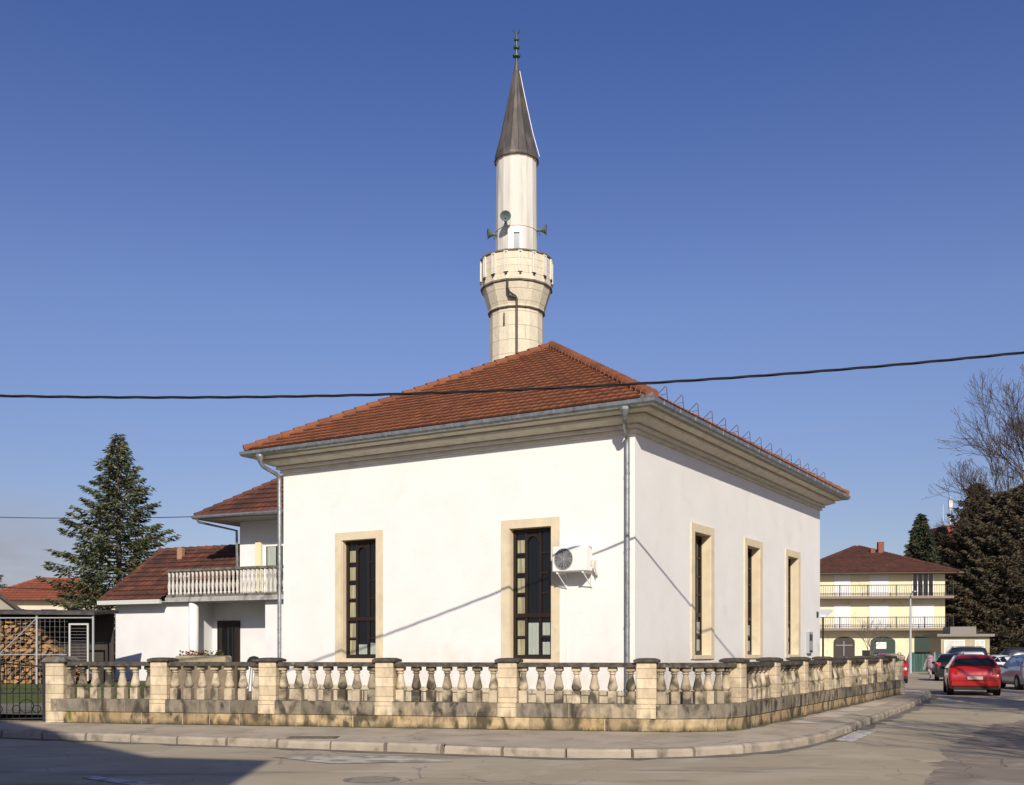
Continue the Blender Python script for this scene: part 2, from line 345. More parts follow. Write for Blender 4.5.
def tile_mat(name, c0, c1, c2, dark=(.05, .03, .022), dlo=.55, dhi=.8, damt=.8):
    m, n = mat(name, c0, rough=.85)
    t, b = n['t'], n['b']
    fl = t.nodes.new('ShaderNodeVectorMath'); fl.operation = 'FLOOR'; t.links.new(n['tc'].outputs['UV'], fl.inputs[0])
    wn = t.nodes.new('ShaderNodeTexWhiteNoise'); wn.noise_dimensions = '2D'; t.links.new(fl.outputs[0], wn.inputs['Vector'])
    cr = t.nodes.new('ShaderNodeValToRGB'); t.links.new(wn.outputs['Value'], cr.inputs[0]); e = cr.color_ramp.elements
    e.new(.5); e[0].color = (*c0, 1); e[1].color = (*c1, 1); e[2].color = (*c2, 1)
    c = n['mix'](n['ramp'](n['noise'](1.3, 7, .5), dlo, dhi), cr.outputs[0], dark) if damt else cr.outputs[0]
    c = n['mix'](n['ramp'](n['noise'](14, 5), .5, .9), c, dark)
    su = t.nodes.new('ShaderNodeSeparateXYZ'); t.links.new(n['tc'].outputs['UV'], su.inputs[0])
    def band(sock, lo, hi):
        f = t.nodes.new('ShaderNodeMath'); f.operation = 'FRACT'; t.links.new(sock, f.inputs[0]); return n['ramp'](f.outputs[0], lo, hi)
    def mul(a, k):
        q = t.nodes.new('ShaderNodeMath'); q.operation = 'MULTIPLY'; t.links.new(a, q.inputs[0]); q.inputs[1].default_value = k; return q.outputs[0]
    head = tuple(x * .30 for x in c2)
    c = n['mix'](mul(band(su.outputs[1], .72, .95), .85), c, head)
    c = n['mix'](mul(band(su.outputs[1], .028, .02), .7), c, head)
    c = n['mix'](mul(band(su.outputs[0], .80, .90), .35), c, head)
    t.links.new(c, b.inputs['Base Color'])
    bn = t.nodes.new('ShaderNodeBump'); bn.inputs['Distance'].default_value = .01; t.links.new(n['noise'](40, 4), bn.inputs['Height']); t.links.new(bn.outputs[0], b.inputs['Normal'])
    return m
tile_red = tile_mat('terracotta tile', (.225, .080, .038), (.28, .102, .046), (.175, .062, .033), dark=(.12, .055, .03), dlo=.48, dhi=.95)
tile_old = tile_mat('old stained tile', (.16, .056, .034), (.11, .042, .028), (.20, .072, .04), dark=(.045, .03, .024), dlo=.42, dhi=.70)
tile_brown = tile_mat('brown tile', (.115, .045, .03), (.09, .036, .026), (.14, .055, .035), dark=(.04, .025, .02), dlo=.5, dhi=.8)
tile_far = tile_mat('far red tile', (.27, .08, .045), (.23, .07, .04), (.31, .095, .05), dark=(.14, .05, .03), dlo=.55, dhi=.9)

# ------------------------------------------------------------------ tiled roof slopes
def slope(mb, uvs, P, ex, up, sL, sR, q1, tw=.22, tl=.34, amp=.012, lift=.05, step=4):
    """tiled slope: P origin, ex along the eave, up along the slope; sL(q), sR(q) side bounds, q1 slope length"""
    nrm = ex.cross(up).normalized()
    nc = max(1, round(q1 / tl)); tl = q1 / nc
    for k in range(nc):
        qa, qb = k * tl, (k + 1) * tl
        a, b = sL(qa), sR(qa)
        if b - a < .05: continue
        g = tw / step; i0 = math.ceil(a / g + .01); i1 = math.floor(b / g - .01)
        ss = [a] + [i * g for i in range(i0, i1 + 1)] + [b]
        base = len(mb.v); n = len(ss)
        jit = {}
        for s_ in ss:
            ti = math.floor(s_ / tw)
            if ti not in jit: jit[ti] = random.uniform(-.003, .004)
            ph = (s_ / tw) % 1.0
            h = amp * (math.sin(math.pi * ph) if ph < .62 else -.25 * math.sin((ph - .62) / .38 * math.pi)) + jit[ti]
            st = min(max(s_, sL(qb)), sR(qb))
            lo = P + ex * s_ + up * (qa - .03) + nrm * (lift + h)
            lo2 = P + ex * s_ + up * (qa - .03) + nrm * (.0 if k == 0 else -.03)
            hi = P + ex * st + up * qb + nrm * h
            mb.v += [tuple(lo2), tuple(lo), tuple(hi)]
            uvs += [(s_ / tw, k + .005), (s_ / tw, k + .03), (s_ / tw, k + .995)]
        for i in range(n - 1):
            p = base + i * 3
            mb.f += [(p, p + 3, p + 4, p + 1), (p + 1, p + 4, p + 5, p + 2)]

def ridge_tiles(mb, uvs, A, B, r=.13, tl=.36):
    A, B = Vector(A), Vector(B); d = B - A; L = d.length; d.normalize(); n = max(1, round(L / tl)); tl = L / n
    side = d.cross(Vector((0, 0, 1))).normalized(); upv = side.cross(d).normalized()
    for k in range(n):
        base = len(mb.v); a = A + d * (k * tl - .04); b = A + d * ((k + 1) * tl)
        r0, r1 = r * 1.15, r * .92
        for (c, rr, du) in ((a, r0, .012), (b, r1, 0)):
            for i in range(8):
                t = math.pi * (-.12 + 1.24 * i / 7)
                mb.v.append(tuple(c + side * rr * math.cos(t) + upv * (rr * .85 * math.sin(t) + du - .02))); uvs.append((k + .5 + 100, 7.5))
        for i in range(7): mb.f.append((base + i, base + i + 1, base + 9 + i, base + 8 + i))
        mb.f.append(tuple(base + i for i in range(7, -1, -1)))

def hip_roof(name, rect, z, rise, m, parent, inset=None, tw=.22, tl=.34, ridge_r=.13, step=4, under=None):
    """hipped roof over rect (x0,x1,y0,y1) with eave at z; ridge along the longer side; inset = (at low end, at high end)"""
    x0, x1, y0, y1 = rect; mb = MB(); uvs = []
    W, D = x1 - x0, y1 - y0
    if D >= W:
        i0, i1 = inset or (W / 2, W / 2); cx = (x0 + x1) / 2
        A = Vector((cx, y0 + i0, z + rise)); B = Vector((cx, y1 - i1, z + rise))
    else:
        i0, i1 = inset or (D / 2, D / 2); cy = (y0 + y1) / 2
        A = Vector((x0 + i0, cy, z + rise)); B = Vector((x1 - i1, cy, z + rise))
    c = [Vector((x0, y0, z)), Vector((x1, y0, z)), Vector((x1, y1, z)), Vector((x0, y1, z))]
    if D >= W: faces = [(c[0], c[1], A, A), (c[1], c[2], B, A), (c[2], c[3], B, B), (c[3], c[0], A, B)]
    else: faces = [(c[0], c[1], B, A), (c[1], c[2], B, B), (c[2], c[3], A, B), (c[3], c[0], A, A)]
    for a, b, tb, ta in faces:
        ex = (b - a).normalized(); L = (b - a).length
        ra = ta - a; sa = ra.dot(ex); up = ra - ex * sa; q1 = up.length; up.normalize(); sb = (tb - a).dot(ex)
        slope(mb, uvs, a, ex, up, lambda q, sa=sa, q1=q1: sa * q / q1, lambda q, sb=sb, q1=q1, L=L: L + (sb - L) * q / q1, q1, tw, tl, step=step)
    o = mb.build(name, m, parent, uvs=uvs)
    rb = MB(); ru = []
    up_ = Vector((0, 0, .03))
    for p, q in ((c[0], A), (c[1], A if D >= W else B), (c[2], B), (c[3], B if D >= W else A)):
        ridge_tiles(rb, ru, p + up_, q + up_, ridge_r)
    if (B - A).length > .3: ridge_tiles(rb, ru, A + up_, B + up_, ridge_r)
    rb.build('ridge_tiles', m, o, uvs=ru)
    return o, A, B

# ------------------------------------------------------------------ ground, road, pavement, kerb
g = MB(); g.add([(-1500, -400, -.03), (1500, -400, -.03), (1500, 2500, -.03), (-1500, 2500, -.03)], [(0, 1, 2, 3)])
struct(g.build('ground', far_ground))
rd = MB(); rd.add([(-60, -25, 0), (60, -25, 0), (90, 140, 0), (-60, 140, 0)], [(0, 1, 2, 3)])
struct(rd.build('road', asphalt))

KB = [(-30, 25.2), (-14, 21.6), (-10.6, 20.35), (-8.35, 19.45), (-6.5, 18.75), (-4.77, 18.07), (-2.17, 17.15), (-.6, 16.55), (.68, 16.05), (2.0, 16.0), (3.2, 16.45), (4.3, 17.25), (5.2, 18.4), (6.2, 20.2), (7.35, 22.5), (9.1, 25.9), (10.9, 29.4), (13.2, 34.2), (15.4, 39.0), (15.9, 41.0), (15.4, 43.0), (13.5, 44.5), (11.0, 45.2), (4, 46)]
FRONT = [(-9.54, 22.34), (-7.154, 21.83), (-4.828, 21.33), (-2.445, 20.83), (-.057, 20.32), (2.507, 19.77)]
CURVE = [(3.0, 19.70), (3.5, 19.78), (3.95, 20.02), (4.25, 20.35)]
DRV = Vector((.475, .88)).normalized()
RIGHT = [tuple(Vector(CURVE[-1]) + DRV * (2.58 * k)) for k in range(1, 8)]
FEND = tuple(Vector(CURVE[-1]) + DRV * 19.2)

def resample(pts, step):
    out = []; pts = [Vector((*p, 0)) for p in pts]
    L = [0]
    for a, b in zip(pts, pts[1:]): L.append(L[-1] + (b - a).length)
    n = max(2, round(L[-1] / step)); res = []
    for i in range(n + 1):
        s = L[-1] * i / n; k = 0
        while k < len(L) - 2 and L[k + 1] < s: k += 1
        f = (s - L[k]) / (L[k + 1] - L[k]); res.append(pts[k].lerp(pts[k + 1], f))
    return res
def smooth_poly(pts, it=2):
    for _ in range(it):
        o = [pts[0]]
        for a, b in zip(pts, pts[1:]):
            o += [(a[0] * .75 + b[0] * .25, a[1] * .75 + b[1] * .25), (a[0] * .25 + b[0] * .75, a[1] * .25 + b[1] * .75)]
        o.append(pts[-1]); pts = o
    return pts
KS = smooth_poly(KB, 2)
# pavement slab (top 0.135) bounded by the kerb and by the yard
pav = MB(); poly = [(p.x, p.y) for p in resample(KS, .5)]
inner = [(4, 60), (-60, 60), (-60, 30)]
n0 = len(poly)
pav.add([(x, y, .135) for x, y in poly + [(-30, 60)]], [])
# triangulated as strip between the kerb line and a line inside
def inset_line(pts, d):
    out = []
    for i, p in enumerate(pts):
        a = Vector(pts[max(0, i - 1)]); b = Vector(pts[min(len(pts) - 1, i + 1)]); t = (b - a).normalized()
        out.append((p[0] - t.y * d, p[1] + t.x * d))
    return out
pav = MB()
in1 = inset_line(poly, .12)
YC = (-8.0, 34.0)
V = [(x, y, .135) for x, y in in1]; V.append((YC[0], YC[1], .135)); V += [(-30, 60, .135), (4, 60, .135)]
nn = len(in1); F = [(i, i + 1, nn) for i in range(nn - 1)] + [(nn - 1, nn + 2, nn), (nn + 2, nn + 1, nn), (nn + 1, 0, nn)]
pav.add(V, F)
struct(pav.build('pavement', pavement))
# repaired slabs in the pavement (a few mm above)
psl = MB()
for (u, w0, w1, ln) in ((4.4, .4, 1.0, 1.6), (6.6, .35, 1.0, 2.2), (9.4, .35, .95, 2.0), (12.2, .3, .9, 2.4)):
    o = Vector(CURVE[-1]) + DRV * (u - 2.2); nr = Vector((DRV.y, -DRV.x))
    q = [o + nr * (w0 + .1), o + nr * (w1), o + nr * (w1) + DRV * ln, o + nr * (w0 + .1) + DRV * ln]
    psl.add([(p.x, p.y, .139) for p in q], [(0, 1, 2, 3)])
struct(psl.build('pavement_patch', M('repair concrete', (.58, .50, .385), (.52, .45, .35), scale=2, rough=.9)))
# kerb stones
kb = MB(); ks = resample(KS, 1.0); random.seed(3)
for i in range(len(ks) - 1):
    a, b = ks[i], ks[i + 1]; d = (b - a).normalized(); nr = Vector((-d.y, d.x, 0)); gap = random.uniform(.014, .042)
    hz = .142 + random.uniform(-.012, .012); a2 = a + d * gap; b2 = b - d * gap; off = random.uniform(-.018, .018)
    prof = [(0, -.05), (0, hz - .045), (.018, hz - .012), (.05, hz), (.15, hz), (.15, -.05)]
    Vv = []
    for p in (a2, b2):
        for o, z in prof: q = p + nr * (o + off); Vv.append((q.x, q.y, z + random.uniform(-.004, .004)))
    m_ = len(prof); Ff = [(k, k + 1, m_ + k + 1, m_ + k) for k in range(m_ - 1)] + [tuple(range(m_ - 1, -1, -1)), tuple(range(m_, 2 * m_))]
    kb.add(Vv, Ff)
struct(kb.build('kerb', kerb_m))
# gutter dirt strip along kerb
gs = MB(); gp = [(p.x, p.y) for p in resample(KS, .4)]; o1 = inset_line(gp, -.30); random.seed(5)
V = []; F = []
for i, (p, q) in enumerate(zip(gp, o1)):
    f = random.uniform(.4, 1.2); V += [(p[0], p[1], .004), (p[0] + (q[0] - p[0]) * f, p[1] + (q[1] - p[1]) * f, .004)]
    if i: F.append((2 * i - 2, 2 * i - 1, 2 * i + 1, 2 * i))
gs.add(V, F); struct(gs.build('gutter_dirt', M('gutter dirt', (.13, .115, .09), (.20, .18, .145), scale=3, rough=.95)))
# dirt and moss strip against the balustrade wall
# painted markings
def quad_strip(name, pts, m, z=.008):
    mb = MB(); mb.add([(x, y, z) for x, y in pts], [(0, 1, 2, 3)]); return struct(mb.build(name, m))
def gp_(px, py, z=0): Y = (EYE - z) * F_PX / (py - HORIZ); return ((px - 512) / F_PX * Y, Y)
quad_strip('road_marking', [gp_(835, 740.5), gp_(852, 742.5), gp_(877, 731.5), gp_(858, 730.5)], paint_w)
quad_strip('road_marking', [gp_(270, 757), gp_(330, 764), gp_(455, 762), gp_(400, 756.5)], M('faded paint', (.44, .40, .34), (.55, .51, .44), scale=2.5, rough=.85, dirt=(.27, .24, .19), dscale=3, dlo=.45, dhi=.6))
quad_strip('road_marking', [gp_(80, 778), gp_(95, 776.5), gp_(180, 787), gp_(160, 790)], paint_w)
# yard inside the balustrade
yd = MB(); yp = FRONT + CURVE + RIGHT + [FEND, (9, 46), (-16, 46), (-16, 23.8)]
yd.add([(x, y, .28) for x, y in yp], [tuple(range(len(yp)))])
struct(yd.build('yard', soil))
dw = MB(); dw.add([(-14.6, 19, .139), (-9.8, 19.9, .139), (-9.8, 24, .150), (-10.5, 33, .284), (-14.6, 33, .284), (-14.6, 24, .150)], [(0, 1, 2, 5), (5, 2, 3, 4)])
lw = MB(); lw.add([(-30, 27.5, .284), (-10.9, 27.5, .284), (-11.2, 32.0, .62), (-30, 32.0, .62), (-11.4, 37, .62), (-30, 37, .62), (-10.6, 32.3, .284), (-10.8, 37, .284)], [(0, 1, 2, 3), (3, 2, 4, 5), (1, 6, 2), (2, 6, 7, 4)]); lo_ = lw.build('lawn', grass_m); struct(lo_)
mh = MB(); c = gp_(372, 780); mh.lathe([(.36, 0), (.36, .004), (.33, .006)], 24, (c[0], c[1], .001)); 
for k in range(-2, 3): mh.box(c[0] - .25, c[0] + .25, c[1] + k * .1 - .02, c[1] + k * .1 + .02, .006, .010)
tag(mh.build('manhole_cover', M('cast iron cover', (.20, .175, .14), (.27, .24, .19), scale=8, rough=.6, metal=.4)), 'round iron manhole cover set in the asphalt near the bottom edge', 'manhole cover')
uc = MB(); c = gp_(313, 737.5, .14); uc.box(c[0] - .42, c[0] + .42, c[1] - .22, c[1] + .22, .13, .145)
for k in range(-3, 4): uc.box(c[0] - .38, c[0] + .38, c[1] + k * .055 - .01, c[1] + k * .055 + .01, .145, .149)
tag(uc.build('utility_cover', M('rusty cover', (.08, .065, .05), (.13, .11, .09), scale=10, rough=.8)), 'dark rectangular utility cover in the pavement before the balustrade', 'utility cover')

random.seed(61); base_ = [Vector(gp_(x, y)) for x, y in ((905, 800), (932, 768), (952, 745), (985, 728), (1030, 718), (1120, 722), (1200, 800))]
jag = []
for a, b in zip(base_, base_[1:]):
    n = max(2, int((b - a).length / .18)); nr = Vector((-(b - a).y, (b - a).x)).normalized()
    for k in range(n): q = a.lerp(b, k / n) + nr * (random.gauss(0, .05) + .22 * noise.noise(Vector((a.x + k * .25, a.y, 0)))); jag.append((q.x, q.y, .003))
rp = MB(); rp.add(jag, [tuple(range(len(jag)))])
pm_, pmn = mat('dark brown asphalt', (.27, .225, .17), (.21, .175, .135), scale=.9, rough=.9, bump=.008, bscale=50, dirt=(.34, .29, .22), dscale=1.6, dlo=.5, dhi=.7)
cracks(pmn, .8, (.10, .085, .065), .015, .5)
struct(rp.build('road_patch', pm_))  # darker brown area with a ragged edge, lower right of the road
# ------------------------------------------------------------------ stone balustrade
BAL = thing('stone_balustrade', 'weathered limestone balustrade with blackened top rail round the white mosque', 'balustrade')
PATH = FRONT + CURVE + RIGHT + [FEND]
def path_wall(name, pts, w, z0, z1, m, parent, v0=0):
    L = 0; V = []; U = []; n = len(pts); P = [Vector(p) for p in pts]
    for i, p in enumerate(P):
        if i: L += (p - P[i - 1]).length
        d0 = (P[i] - P[max(0, i - 1)]); d1 = (P[min(n - 1, i + 1)] - P[i])
        if d0.length < 1e-6: d0 = d1
        if d1.length < 1e-6: d1 = d0
        d0.normalize(); d1.normalize(); t = (d0 + d1).normalized(); nr = Vector((t.y, -t.x)); k = 1 / max(.5, nr.dot(Vector((d0.y, -d0.x))))
        for (s, z) in ((1, z0), (1, z1), (-1, z1), (-1, z0)):
            q = p + nr * (s * w / 2 * k); V.append((q.x, q.y, z)); U.append((L, (z - v0) if s > 0 else z - v0 + w))
    F = []
    for i in range(n - 1):
        for k in range(3): F.append((4 * i + k, 4 * i + 4 + k, 4 * i + 5 + k, 4 * i + 1 + k))
    F += [(0, 1, 2, 3), (4 * n - 1, 4 * n - 2, 4 * n - 3, 4 * n - 4)]
    mb = MB(); mb.add(V, F); return mb.build(name, m, parent, uvs=U)
dense = [(p.x, p.y) for p in resample(FRONT, .5)][:-1] + [(p.x, p.y) for p in resample([FRONT[-1]] + smooth_poly(CURVE, 1), .15)][:-1] + [(p.x, p.y) for p in resample([CURVE[-1]] + RIGHT + [FEND], .5)]
path_wall('base_course', dense, .40, .0, .375, st_low, BAL, .135)
path_wall('coping_course', dense, .44, .375, .635, st_up, BAL, .370)
path_wall('top_rail', dense, .30, 1.315, 1.40, lichen, BAL)
bp = [(0, 0), (0, 0), (.056, .225), (.058, .24), (.070, .248), (.092, .275), (.097, .295), (.094, .325), (.080, .38), (.064, .45), (.052, .51), (.048, .54), (.050, .548), (.068, .556), (.070, .570), (.054, .580), (.052, .588), (.074, .598), (.080, .61)]
mb = MB(); mb.bbox(-.082, .082, -.082, .082, 0, .235, .008); mb.lathe(bp[2:], 14, cap=True); mb.bbox(-.086, .086, -.086, .086, .605, .684, .012)
bal0 = mb.build('baluster', balus, BAL)
for p in bal0.data.polygons: p.use_smooth = abs(p.normal.z) < .9 and len(p.vertices) == 4 and p.area < .002
def make_pier(w, wc, big=False):
    mb = MB(); mb.bbox(-w / 2, w / 2, -w / 2 - (.02 if big else 0), w / 2, .10 if big else .634, 1.405, .012)
    p = mb.build('pier', st_pier, BAL); cb = MB()
    if big: cb.bbox(-wc / 2, wc / 2, -wc / 2, wc / 2, 1.38, 1.44, .015); cb.lathe([(wc * .66, 1.44), (wc * .55, 1.49), (0.02, 1.53)], 4, rot=R(45))
    else: cb.bbox(-wc / 2, wc / 2, -wc / 2, wc / 2, 1.405, 1.46, .012); cb.lathe([(wc * .66, 1.46), (wc * .45, 1.485), (.02, 1.49)], 4, rot=R(45))
    cb.build('capstone', cap_m if big else lichen, p); return p
pier0 = make_pier(.37, .47); pierB = make_pier(.42, .56, True)
fa = math.atan2(FRONT[-1][1] - FRONT[0][1], FRONT[-1][0] - FRONT[0][0]); ra_ = math.atan2(DRV.y, DRV.x)
pierB.location = (FRONT[0][0] + .08, FRONT[0][1], 0); pierB.rotation_euler = (0, 0, fa)
first = True
PIERS = FRONT[1:] + [CURVE[-1]] + RIGHT
for i, p in enumerate(PIERS):
    rz = fa if i < 5 else ra_
    if i < 5:
        if i == 0: mb = MB(); mb.bbox(-.18, .18, -.2225, .2225, .372, .636, .006); pb0 = mb.build('pier_base', st_pier, BAL); pb0.location = (*p, 0); pb0.rotation_euler = (0, 0, rz)
        else: copy_part(pb0, BAL, (*p, 0), rz)
    if i == 0: pier0.location = (*p, 0); pier0.rotation_euler = (0, 0, rz)
    else: copy_part(pier0, BAL, (*p, 0), rz)
mb = MB(); mb.lathe([(.36, .10), (.36, .55), (.32, .6), (.32, 1.30), (.37, 1.34), (.38, 1.42), (.30, 1.50), (.1, 1.53)], 20)
pe = mb.build('end_pillar', st_pier, BAL); pe.location = (FEND[0] + .1, FEND[1] + .3, 0)
used = False
segs = [FRONT[i:i + 2] for i in range(5)] + [[FRONT[-1]] + CURVE] + [[([CURVE[-1]] + RIGHT)[i], ([CURVE[-1]] + RIGHT)[i + 1]] for i in range(7)]
for si, sg in enumerate(segs):
    rs = resample(sg, .02); n = len(rs)
    for k in range(7):
        # clear of the piers
        Ls = .02 * n; f = (.30 + (Ls - .60) * (k / 6)) / Ls if si != 5 else (.28 + (Ls - .5) * k / 6.4) / Ls
        idx = min(n - 2, int(f * (n - 1))); p = rs[idx]; d = rs[idx + 1] - rs[idx]; rz = math.atan2(d.y, d.x)
        if not used: bal0.location = (p.x, p.y, .632); bal0.rotation_euler = (0, 0, rz); used = True
        else: copy_part(bal0, BAL, (p.x, p.y, .632), rz)

# moss and dirt gathered at the foot of the wall
random.seed(19); ms_ = MB(); V = []; F = []
for i in range(len(dense) - 1):
    a, b = Vector(dense[i]), Vector(dense[i + 1]); L = (b - a).length; d = (b - a) / L; nr = Vector((d.y, -d.x)); n = max(1, int(L / .05))
    for k in range(n):
        p = a + d * (L * k / n); wdt = .215 + (.03 + .10 * max(0, noise.noise(Vector((p.x * 1.3, p.y * 1.3, 0))) + .25) + random.uniform(0, .04))
        q0 = p + nr * .19; q1 = p + nr * wdt; V += [(q0.x, q0.y, .1395), (q1.x, q1.y, .1395)]
        if len(V) > 2: m_ = len(V); F.append((m_ - 4, m_ - 3, m_ - 1, m_ - 2))
ms_.add(V, F); struct(ms_.build('moss_strip', M('moss and dirt', (.09, .075, .04), (.20, .165, .11), scale=4, rough=.95, dirt=(.05, .055, .015), dscale=3)), 'stuff')
random.seed(23); tf = MB(); V = []; F = []
for c_ in range(46):
    i = random.randrange(len(dense) - 1); a, b = Vector(dense[i]), Vector(dense[i + 1]); d = (b - a).normalized(); nr = Vector((d.y, -d.x)); p = a.lerp(b, random.random()) + nr * .23
    for k in range(random.randint(5, 14)):
        x = p.x + random.gauss(0, .04); y = p.y + random.gauss(0, .012); h = random.uniform(.02, .07); w_ = .004; lx = random.uniform(-.03, .03); b_ = len(V)
        V += [(x - w_, y, .137), (x + w_, y, .137), (x + lx, y + random.uniform(-.02, .01), .137 + h)]; F.append((b_, b_ + 1, b_ + 2))
tf.add(V, F); struct(tf.build('grass_tufts', grass_m), 'stuff')
# ------------------------------------------------------------------ mosque
MC = Vector((2.77, 24.0, 0)); MRZ = math.atan2(-.5173, .8558)
WL, WD = 10.63, 15.45
MO = thing('mosque', 'white plastered mosque with hipped red tile roof and tall narrow windows', 'mosque', MC, MRZ)
rect = (-WL, 0, 0, WD)
front_w = [(-8.526, -7.371), (-3.30, -2.145)]
side_w = [(3.58, 4.73), (7.64, 8.79), (11.58, 12.73)]
WZ0, WZ1 = 1.43, 4.57
mb = MB()
mb.wall(-WL, 0, 0, 6.7, .40, [(a, b, WZ0, WZ1) for a, b in front_w])
RM = Matrix.Rotation(R(90), 4, 'Z')          # local wall x -> +y ; wall depth y -> -x
mb.wall(.40, WD, 0, 6.7, .40, [(a, b, WZ0 + .09, WZ1 + .09) for a, b in side_w], RM)
mb.box(-WL, -WL + .4, .4, WD - .4, 0, 6.7); mb.box(-WL, -.41, WD - .4, WD, 0, 6.7)
mb.box(-WL + .4, -.4, .4, WD - .4, 6.55, 6.6)
mb.build('wall', plaster, MO)
mb = MB(); mb.ring(rect, [(.001, .72), (.05, .70), (.05, .0)]); mb.build('plinth', st_plinth, MO)
prof = [(0.0, 6.53), (.07, 6.54), (.07, 6.60), (.05, 6.605), (.05, 6.625), (.15, 6.64), (.15, 6.70), (.12, 6.705), (.12, 6.73), (.22, 6.73), (.42, 6.81), (.42, 6.86), (.38, 6.865), (.38, 6.89), (.50, 6.89), (.62, 6.93), (.64, 7.0), (.0, 7.0)]
mb = MB(); mb.ring(rect, prof); mb.add([(-WL, 0, 7.0), (0, 0, 7.0), (0, WD, 7.0), (-WL, WD, 7.0)], [(0, 1, 2, 3)]); mb.build('cornice', cornice_m, MO)
gp2 = [(.66, 7.08), (.665, 7.03), (.69, 6.985), (.74, 6.965), (.79, 6.98), (.825, 7.02), (.83, 7.085), (.845, 7.09), (.845, 7.075), (.84, 7.01), (.80, 6.965), (.74, 6.945), (.68, 6.965), (.65, 7.02), (.65, 7.08)]
mb = MB(); mb.ring(rect, gp2, True); gt = mb.build('gutter', zinc, MO)
# brackets on the gutter
mb = MB()
for k in range(13):
    x = -WL - .3 + k * .93; loc = (x, 0, 0)
    if k == 0: mb.box(-.012, .012, -.856, -.65, 7.086, 7.096); mb.box(-.012, .012, -.856, -.842, 7.0, 7.086); br0 = mb.build('bracket', zinc, gt); br0.location = loc
    else: copy_part(br0, gt, loc)
for k in range(18): copy_part(br0, gt, (0, -.3 + k * .93, 0), R(90))
mb = MB(); mb.prism([(.50, -.835), (.835, -.835), (.835, -.50), (.80, -.47), (.47, -.80)], 7.10, 7.20); mb.v = [(v[0] - (.10 if v[2] > 7.15 and v[0] > .7 else 0), v[1] + (.10 if v[2] > 7.15 and v[1] < -.7 else 0), v[2] + (.06 if v[0] > .7 and v[1] < -.7 and v[2] > 7.15 else 0)) for v in mb.v]; mb.build('corner_flashing', zinc, gt)
roof, RA, RB = hip_roof('roof', (-WL - .72, .72, -.72, WD + .72), 7.145, 3.54, tile_red, MO, tl=.31, inset=(6.45, 6.3), ridge_r=.14)
# snow guards on the right slope
mb = MB()
mb.tube([(-.30, 0, .10), (-.02, 0, .34), (.0, .02, .30), (.02, .04, -.12)], .009, 5); mb.tube([(.0, .02, .16), (-.15, .01, .15)], .006, 4)
sg0 = mb.build('snow_guard', M('rusted guard rod', (.12, .05, .04), rough=.7, metal=.3), roof)
for k in range(15):
    y = .9 + k * .98; loc = (.38, y, 7.40)
    if k == 0: sg0.location = loc
    else: copy_part(sg0, roof, loc)
# downpipes
def downpipe(pts, r=.055):
    mb = MB(); mb.tube(pts, r, 12); q = pts[0]; mb.lathe([(.055, -.20), (.12, -.06), (.125, .0)], 12, (q[0], q[1], q[2]))
    for z in (5.6, 3.9, 2.2, .8): mb.lathe([(r + .008, 0), (r + .008, .04)], 12, (pts[-1][0], pts[-1][1], z))
    return mb.build('downpipe', zinc, MO)
def bend(a, b, c, n=4):
    a, b, c = map(Vector, (a, b, c)); return [a.lerp(b, t).lerp(b.lerp(c, t), t) for t in [i / n for i in range(n + 1)]]
dp = [(.10, -.75, 6.96), (.10, -.75, 6.78)] + bend((.10, -.75, 6.78), (.08, -.72, 6.66), (.0, -.5, 6.58))[1:] + bend((-.12, -.16, 6.47), (-.14, -.1, 6.40), (-.14, -.1, 6.25)) + [(-.14, -.1, .15)]
downpipe(dp)
dp = [(-10.79, -.75, 6.96), (-10.79, -.75, 6.82)] + bend((-10.79, -.75, 6.82), (-10.79, -.72, 6.70), (-10.77, -.6, 6.64))[1:] + bend((-10.70, -.2, 6.50), (-10.69, -.1, 6.45), (-10.69, -.1, 6.3)) + [(-10.69, -.1, .15)]
downpipe(dp)
dp = [(.1, WD + .1, 6.96), (.1, WD + .1, 6.5), (.1, WD + .1, .15)]
